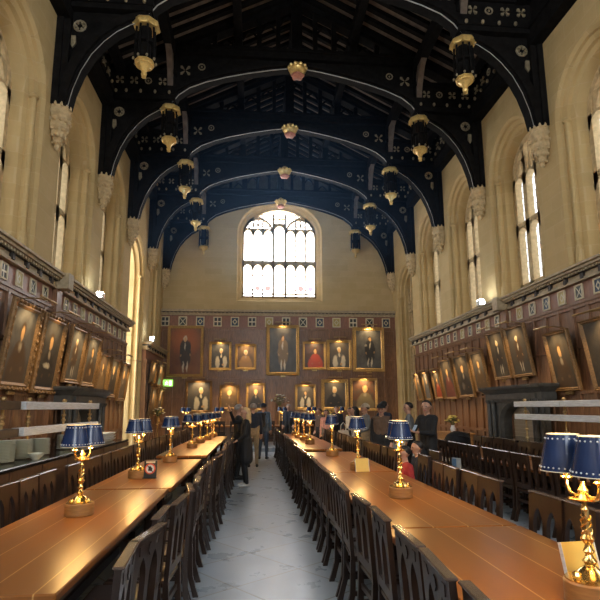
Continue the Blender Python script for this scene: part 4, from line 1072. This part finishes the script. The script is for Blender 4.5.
# ------------------------------------------------------------------ flowers
def flowers(label, loc, r0, h, pet, seed, stand=0):
    rnd = random.Random(seed)
    r = empty('flower_arrangement', label, 'flowers', loc)
    v = MB()
    if stand: v.lathe([(.16,0),(.16,.04),(.03,.08),(.03,stand-.1),(.09,stand-.04),(.09,stand)], n=12)
    v.lathe([(.05,0),(.085,.06),(.09,.13),(.05,.2),(.06,.23)], (0,0,stand), 14); v.build('vase', M_steel if not stand else M_brassd, r)
    l = MB(); z0 = stand+.22
    for i in range(150):
        t = rnd.uniform(0, 2*PI); ph = rnd.uniform(-.2, 1.3); q = r0*rnd.uniform(.4, 1.05)
        p = Vector((q*math.cos(t)*math.cos(ph), q*math.sin(t)*math.cos(ph), z0+h*.35+h*.5*math.sin(ph)*q/r0))
        d = Vector((math.cos(t), math.sin(t), rnd.uniform(-.5, .6))).normalized()*.07; s = d.cross(Vector((0,0,1))).normalized()*.022
        l.add([p-d, p+s, p+d, p-s], [(0,1,2,3)])
    for i in range(14):
        t = rnd.uniform(0, 2*PI); l.tube([(0,0,z0-.05), (r0*.5*math.cos(t), r0*.5*math.sin(t), z0+h*.5)], .006, 5)
    l.build('foliage', M_leaf, r, smooth=False)
    for i in range(22):
        t = rnd.uniform(0, 2*PI); ph = rnd.uniform(-.1, 1.4); q = r0*rnd.uniform(.8, 1.05)
        c = (q*math.cos(t)*math.cos(ph), q*math.sin(t)*math.cos(ph), z0+h*.35+h*.55*math.sin(ph))
        b = MB(); b.ball(c, (.032,.032,.024), 6)
        for k in range(5):
            a = k*2*PI/5; b.ball((c[0]+.03*math.cos(a), c[1]+.03*math.sin(a), c[2]+.006), (.024,.024,.014), 6)
        b.build('blossom', pet if rnd.random() < .8 else M_pety, r)
flowers('white flower arrangement on a tall stand in front of the central portrait', (1.15, 24.6, .14), .44, .62, M_petw, 1, 1.40)
flowers('pale yellow flowers in a vase on the high table', (3.2, 23.0, .927), .25, .45, M_pety, 2)
flowers('cream flowers on the high table near the dark-suited person', (4.35, 23.0, .927), .25, .4, M_pety, 3)
flowers('white flowers on the corner of the dais under the exit sign', (-4.3, 23.6, .14), .28, .45, M_petw, 4, .95)
flowers('reddish-leaved flowers in the middle of the high table', (-.5, 23.05, .927), .2, .35, M_rose, 5)
flowers('yellow and white flowers on the oak sideboard by the fireplace', (6.62, 17.0, .842), .22, .36, M_pety, 6)
# ------------------------------------------------------------------ people
CL = {}
def cloth(c, rough=.8):
    k = (c, rough)
    if k not in CL: CL[k] = mat('cloth_%d' % len(CL), c, rough, 0, .18, 14)
    return CL[k]
SKIN = cloth((.50,.28,.19), .5); EYE = cloth((.03,.02,.02), .3); LIP = cloth((.40,.16,.13), .5)
def cap(m, p, q, r0, r1, n=10):
    p, q = Vector(p), Vector(q); d = q-p; L = max(1e-6, d.length); d = d/L
    u = d.orthogonal().normalized(); w = d.cross(u); rings = []
    for t in (-1, -.7, -.35, 0): rings.append((p+d*(r0*t), r0*math.sqrt(max(.004, 1-t*t))))
    for t in (0, .35, .7, 1): rings.append((q+d*(r1*t), r1*math.sqrt(max(.004, 1-t*t))))
    m.rings([[tuple(c+(u*math.cos(2*PI*j/n)+w*math.sin(2*PI*j/n))*rr) for j in range(n)] for c, rr in rings], True)
def person(label, loc, rz, top, legs, shoes, hair, H=1.70, coat=None, longhair=False, cap_c=None, arms=None, seated=False, stride=.0, turn=0, vox=.013, sleeve=None, skirt=None, bald=False):
    """local frame: faces +Y, feet on the ground at z=0; a dict of joints, fleshed out as one skin"""
    k = H/1.72; r = empty('person', label, 'person', loc, rz)
    caps = []
    def C(p, q, r0, r1, mi): caps.append((Vector(p)*k, Vector(q)*k, r0*k, r1*k, mi))
    ms = [SKIN, top, legs, shoes, EYE, LIP, sleeve or top, coat or top]
    S_, T_, L_g, F_, E_y, L_p, SL, CO = range(8)
    dz = -.45 if seated else 0
    hip = .90+dz
    for s in (-1, 1):
        hx = (s*.09, 0, hip)
        if seated: kn, an = (s*.12, .42, .47), (s*.12, .40, .09)
        else: kn, an = (s*.10, .03+s*stride*.5, .49), (s*.11, s*stride-.02, .09)
        C(hx, kn, .095, .060, L_g); C(kn, an, .062, .042, L_g)
        C((an[0], an[1]-.03, .045), (an[0]+s*.015, an[1]+.15, .035), .044, .034, F_)
        C((s*.06, -.01, hip+.02), (s*.085, 0, hip+.19), .115, .10, L_g if hip > .6 and not coat else CO)
        C((s*.07, 0, hip+.17), (s*.085, .0, hip+.42), .105, .105, T_)
        C((s*.02, .0, 1.41+dz), (s*.165, 0, 1.405+dz), .065, .062, T_)
        if coat and not seated:
            C((s*.085, 0, hip+.1), (s*.10, .01, .60), .125, .135, CO); C((0, -.02, hip+.1), (0, -.02, .60), .13, .15, CO)
        if skirt: C((s*.07, 0, hip+.02), (s*.08, .01, .55), .13, .14, CO)
    C((0, 0, hip+.3), (0, -.01, 1.36+dz), .10, .09, T_)
    C((0, -.01, 1.40+dz), (0, .012, 1.52+dz), .055, .052, S_)
    A = arms or {}
    for s, nm in ((-1, 'l'), (1, 'r')):                                   # local +X is the figure's right hand
        sh = Vector((s*.185, 0, 1.40+dz)); el, ha = A.get(nm, ((s*.235, -.02, 1.12+dz), (s*.23, .06, .88+dz)))
        el, ha = Vector(el), Vector(ha)
        C(sh, el, .056, .045, SL); C(el, el+(ha-el)*.9, .044, .033, SL); C(el+(ha-el)*.9, ha, .028, .026, S_)
        d = (ha-el).normalized(); sd = Vector((s, 0, 0)); sd = (sd-d*sd.dot(d)).normalized(); nn = d.cross(sd)
        C(ha+d*.02-sd*.018, ha+d*.075-sd*.022, .022, .018, S_); C(ha+d*.02+sd*.018, ha+d*.075+sd*.022, .022, .018, S_)
        for i, fl_ in enumerate((.060, .075, .080, .066)):
            b0 = ha+d*.085+sd*((i-1.5)*-.019*s*s); cu = nn*(-.012 if s > 0 else .012)
            if A.get(nm+'point') and i != 2: fl_ *= .45
            C(b0, b0+d*fl_*.55+cu*.3, .0095, .009, S_); C(b0+d*fl_*.55+cu*.3, b0+d*fl_+cu*1.6, .009, .0075, S_)
        tb = ha+d*.02+sd*(-s*s*.032); C(tb, tb+d*.045-sd*.026, .012, .0105, S_); C(tb+d*.045-sd*.026, tb+d*.078-sd*.022, .0105, .008, S_)
    # head, turned about the neck
    hc = Vector((0, .015, 1.605+dz)); R = Matrix.Rotation(math.radians(turn), 3, 'Z')
    def Hd(p): return hc+R @ Vector(p)
    C(Hd((0,-.015,.025)), Hd((0,.02,.02)), .088, .085, S_); C(Hd((0,.02,-.04)), Hd((0,.04,-.075)), .066, .040, S_)
    C(Hd((0,.095,.005)), Hd((0,.112,-.025)), .010, .016, S_)
    C(Hd((-.018,.082,-.062)), Hd((.018,.082,-.062)), .008, .008, L_p)
    for s in (-1, 1):
        C(Hd((s*.032,.088,.012)), Hd((s*.036,.088,.012)), .011, .011, E_y); C(Hd((s*.082,-.01,.015)), Hd((s*.084,-.016,-.02)), .018, .012, S_)
    m = MB()
    for p, q, r0, r1, mi in caps: cap(m, p, q, r0, r1)
    o = m.build('body', ms[0], r)
    md = o.modifiers.new('r', 'REMESH'); md.mode = 'VOXEL'; md.voxel_size = vox*k
    sm = o.modifiers.new('s', 'SMOOTH'); sm.iterations = 2; sm.factor = .4
    dg = bpy.context.evaluated_depsgraph_get(); dg.update()
    me = bpy.data.meshes.new_from_object(o.evaluated_get(dg)); o.modifiers.clear(); old = o.data; o.data = me; bpy.data.meshes.remove(old); me.name = 'body'
    me.materials.clear()
    for x in ms: me.materials.append(x)
    n = len(me.polygons); ce = np.empty(n*3, np.float32); me.polygons.foreach_get('center', ce); ce = ce.reshape(-1, 3)
    best = np.full(n, 1e9); bi = np.zeros(n, np.int32)
    for p, q, r0, r1, mi in caps:
        p, q = np.array(p), np.array(q); d = q-p; t = np.clip(((ce-p)@d)/max(1e-9, d@d), 0, 1)
        ds = np.linalg.norm(ce-(p+t[:, None]*d), axis=1)-(r0+(r1-r0)*t)
        if mi in (E_y, L_p): ds = ds-.004
        u = ds < best; best[u] = ds[u]; bi[u] = mi
    me.polygons.foreach_set('material_index', bi); me.polygons.foreach_set('use_smooth', np.ones(n, bool)); me.update()
    # hair or cap
    if not bald:
        h = MB(); hd = lambda p: tuple(Hd(p)*k)
        rings = []
        for i in range(9):
            t = PI*(.02+.62*i/8); rings.append([hd((.098*math.sin(t)*math.cos(a), -.010+.110*math.sin(t)*math.sin(a)*(1 if math.sin(a) < .2 else (.97 if i < 4 else max(.30, .97-.22*(i-3)))), .034+.096*math.cos(t))) for a in [2*PI*j/16 for j in range(16)]])
        h.rings(rings, True)
        if longhair:
            for s in (-1, 1): cap(h, hd((s*.06,-.045,.0)), hd((s*.07,-.05,-.17)), .05*k, .045*k)
            cap(h, hd((0,-.07,.0)), hd((0,-.085,-.20)), .065*k, .06*k)
        h.build('hair', hair, r)
    if cap_c:
        h = MB(); rings = []
        for i in range(6):
            t = PI*(.02+.48*i/5); rings.append([tuple(Hd((.104*math.sin(t)*math.cos(a), -.012+.116*math.sin(t)*math.sin(a), .035+.105*math.cos(t)))*k) for a in [2*PI*j/16 for j in range(16)]])
        h.rings(rings, True); h.prism([tuple(Hd(p)*k) for p in ((-.07,.085,.04),(-.05,.165,.028),(.05,.165,.028),(.07,.085,.04))], (0,0,.012)); h.build('cap', cap_c, r)
    return r
BK = cloth((.012,.013,.016)); NV = cloth((.020,.026,.045)); BE = cloth((.28,.21,.13)); JN = cloth((.05,.075,.12)); GYC = cloth((.17,.18,.19)); LG = cloth((.46,.45,.43))
PK = cloth((.52,.30,.30)); WHT = cloth((.62,.60,.56)); REDC = cloth((.36,.025,.025)); BLU = cloth((.09,.14,.22)); SHW = cloth((.55,.53,.5)); SHB = cloth((.015,.013,.012), .4); KHC = cloth((.42,.35,.25)); BRC = cloth((.12,.075,.05))
HB = cloth((.012,.010,.009), .5); HBR = cloth((.05,.03,.018), .5); HBL = cloth((.68,.47,.22), .5); HG = cloth((.30,.28,.26), .5)
D = math.radians
person('blonde person in a long black coat raising a pointing hand in the aisle', (-.20, 11.55, 0), D(100), BK, BK, SHW, HBL, 1.68, coat=BK, longhair=True, turn=12, vox=.0095,
       arms={'r':((.30,.22,1.40),(.14,.34,1.66)), 'rpoint':True, 'l':((-.24,.05,1.13),(-.16,.20,1.02))})
person('grey-haired person in dark clothes facing the blonde one', (-.40, 12.75, 0), D(-95), BK, BK, SHB, HG, 1.76, turn=15, arms={'r':((.24,.05,1.13),(.2,.22,1.02))})
person('person in beige trousers and a dark jacket, seen from behind', (-.05, 15.2, 0), D(5), NV, BE, SHB, HG, 1.80, vox=.012)
person('person in jeans and a blue jacket with a cap, seen from behind', (.28, 17.5, 0), D(-12), BLU, JN, SHB, HBR, 1.82, cap_c=NV, vox=.012)
bp_ = empty('backpack', 'black backpack worn on the blue jacket', 'backpack', (.20, 17.30, 1.05), D(-12))
MB().bevbox(-.15, .15, -.16, .02, .0, .46, .05).build('bag', BK, bp_, smooth=False)
MB().bevbox(-.11, .11, -.20, -.15, .04, .22, .02).build('pocket', NV, bp_, smooth=False)
for s in (-1, 1): MB().tube([(s*.10,.0,.44),(s*.13,.10,.44),(s*.13,.16,.33),(s*.12,.10,.06),(s*.10,0,.03)], .016, 6).build('strap', BK, bp_)
person('grey-haired person in dark clothes just past the end of the aisle', (1.35, 20.9, .14), D(160), NV, BK, SHB, HG, 1.66, vox=.018)
person('person in a pink top with dark hair beyond the far lamps', (2.38, 17.2, 0), D(150), PK, GYC, SHW, HB, 1.60, longhair=True, vox=.018, turn=20)
person('brown-haired person between the pink top and the lamps', (2.35, 18.9, 0), D(120), BRC, BK, SHB, HBR, 1.64, vox=.018)
person('person in a dark suit standing behind the pink top', (3.05, 19.3, 0), D(170), NV, BK, SHB, HB, 1.72, vox=.018)
person('dark-haired person in a white top and black skirt', (3.0, 16.2, 0), D(115), WHT, BK, SHB, HB, 1.66, longhair=True, vox=.016, coat=BK, turn=15)
person('dark-haired person in light grey looking along the table', (2.62, 13.5, 0), D(75), LG, GYC, SHW, HB, 1.70, longhair=True, vox=.014)
person('person in a beige cap and slate shirt among the standing group', (2.80, 13.0, 0), D(95), GYC, KHC, SHW, HBR, 1.76, cap_c=KHC, vox=.014, arms={'l':((-.24,.02,1.13),(-.2,.22,1.05))})
person('broad person in an open black coat and dark cap', (2.86, 11.6, 0), D(150), BRC, BK, SHB, HB, 1.74, cap_c=BK, coat=BK, sleeve=BK, vox=.012, turn=10)
person('dark-haired person looking away behind the black coat', (3.25, 12.9, 0), D(-60), NV, BK, SHB, HB, 1.82, vox=.014)
person('person in black holding a phone beside the tall row of chairs', (3.30, 9.75, 0), D(118), BK, BK, SHB, HB, 1.80, vox=.0105, turn=20,
       arms={'r':((.25,.12,1.14),(.10,.34,1.18)), 'l':((-.24,.12,1.14),(-.10,.34,1.16))})
person('dark-haired person in grey behind the one in black', (3.50, 11.6, 0), D(70), GYC, BK, SHB, HB, 1.78, vox=.014, turn=20, arms={'r':((.25,.10,1.16),(.12,.30,1.25))})
person('person in a red top seated at the far side of the table', (2.16, 7.42, 0), D(95), REDC, BK, SHB, HB, 1.52, seated=True, vox=.013)
person('person in navy seated behind the red top', (2.56, 8.08, 0), D(95), NV, BK, SHB, HB, 1.55, seated=True, vox=.013)
put_chair(2.18, 7.42, PI/2, 'oak chair under the seated person in red', 'chairs under the seated pair'); put_chair(2.58, 8.08, PI/2, 'oak chair under the seated person in navy', 'chairs under the seated pair')
ph = empty('phone', 'pale blue phone held up by the person in black', 'phone', (2.96, 9.60, 1.22), D(118)); ph.rotation_euler = (D(35), 0, D(118))
MB().bevbox(-.038, .038, -.005, .005, 0, .15, .003).build('case', cloth((.35,.5,.7), .3), ph, smooth=False)
tb_ = empty('tote_bag', 'cream tote bag hanging beside the white top', 'bag', (2.72, 15.95, .62), D(20))
MB().rings([[(-.16,-.05,0),(.16,-.05,0),(.16,.05,0),(-.16,.05,0)],[(-.19,-.07,.12),(.19,-.07,.12),(.19,.07,.12),(-.19,.07,.12)],[(-.16,-.03,.36),(.16,-.03,.36),(.16,.03,.36),(-.16,.03,.36)]]).build('bag', WHT, tb_, smooth=False)
MB().tube([(-.10,0,.35),(-.08,0,.52),(0,0,.60),(.08,0,.52),(.10,0,.35)], .012, 6).build('handle', WHT, tb_)
rk = empty('backpack', 'black backpack lying on the table behind the tall row of chairs', 'backpack', (4.75, 11.95, .752), .4)
b = MB(); b.ball((0,0,.17), (.34,.24,.19), 14); b.ball((.2,.05,.14), (.2,.2,.15), 10); b.ball((-.22,-.03,.13), (.17,.2,.14), 10); b.build('bag', BK, rk)
MB().tube([(-.2,-.1,.28),(-.1,-.25,.26),(.1,-.26,.2),(.2,-.15,.22)], .018, 6).build('strap', BK, rk)
# ------------------------------------------------------------------ daylight, camera, view
W = bpy.data.worlds.new('sky'); SC.world = W; W.use_nodes = True
W.node_tree.nodes['Background'].inputs[0].default_value = (.75,.85,1,1); W.node_tree.nodes['Background'].inputs[1].default_value = .3
cd = bpy.data.cameras.new('camera'); cam = bpy.data.objects.new('camera', cd); COL.objects.link(cam); SC.camera = cam
F_PX, PITCH, YAW, V0, ROLL = 511.77, .1624, .0873, 323.74, -.0052
cd.sensor_width = 36; cd.lens = F_PX/600*36; cd.shift_y = (V0-300)/600; cd.clip_end = 200; cd.clip_start = .05
cam.location = (0, 0, 1.68)
Rm = Matrix.Rotation(-YAW, 3, 'Z') @ Matrix.Rotation(PI/2+PITCH, 3, 'X') @ Matrix.Rotation(ROLL, 3, 'Z')
cam.rotation_euler = Rm.to_euler()
SC.view_settings.view_transform = 'Standard'; SC.view_settings.look = 'None'; SC.view_settings.gamma = 1; SC.view_settings.use_curve_mapping = False
SC.view_settings.exposure = 1.22
SC.cycles.use_denoising = True
SC.cycles.max_bounces = 8; SC.cycles.diffuse_bounces = 5; SC.cycles.glossy_bounces = 4
SC.cycles.sample_clamp_indirect = 6
# bluish volume added under the far roof, standing in for lens flare
hz = bpy.data.materials.new('lens_haze'); hz.use_nodes = True; hz.node_tree.nodes.clear()
ho_ = hz.node_tree.nodes.new('ShaderNodeOutputMaterial'); hv = hz.node_tree.nodes.new('ShaderNodeVolumeScatter')
hv.inputs['Color'].default_value = (.30,.58,1,1); hv.inputs['Density'].default_value = .0085; hv.inputs['Anisotropy'].default_value = .3
hz.node_tree.links.new(hv.outputs[0], ho_.inputs['Volume'])
ha = MB().prism([(XL+.03, 16.5, 7.9), (XR-.03, 16.5, 7.9), (XR-.03, 16.5, 11.9), (XA, 16.5, 15.2), (XL+.03, 16.5, 11.9)], (0, YE-.02-16.5, 0)).build('lens_haze', hz, smooth=False); ha['kind'] = 'stuff'; ha['label'] = 'thin bluish haze added under the far roof in place of lens flare'; ha['category'] = 'haze'
SC.cycles.volume_bounces = 0
for o in bpy.data.objects:
    lb = o.get('label')
    if lb and len(lb.split()) > 16: print('LONG', len(lb.split()), lb)
    if lb == 'x': print('UNLABELLED', o.name)
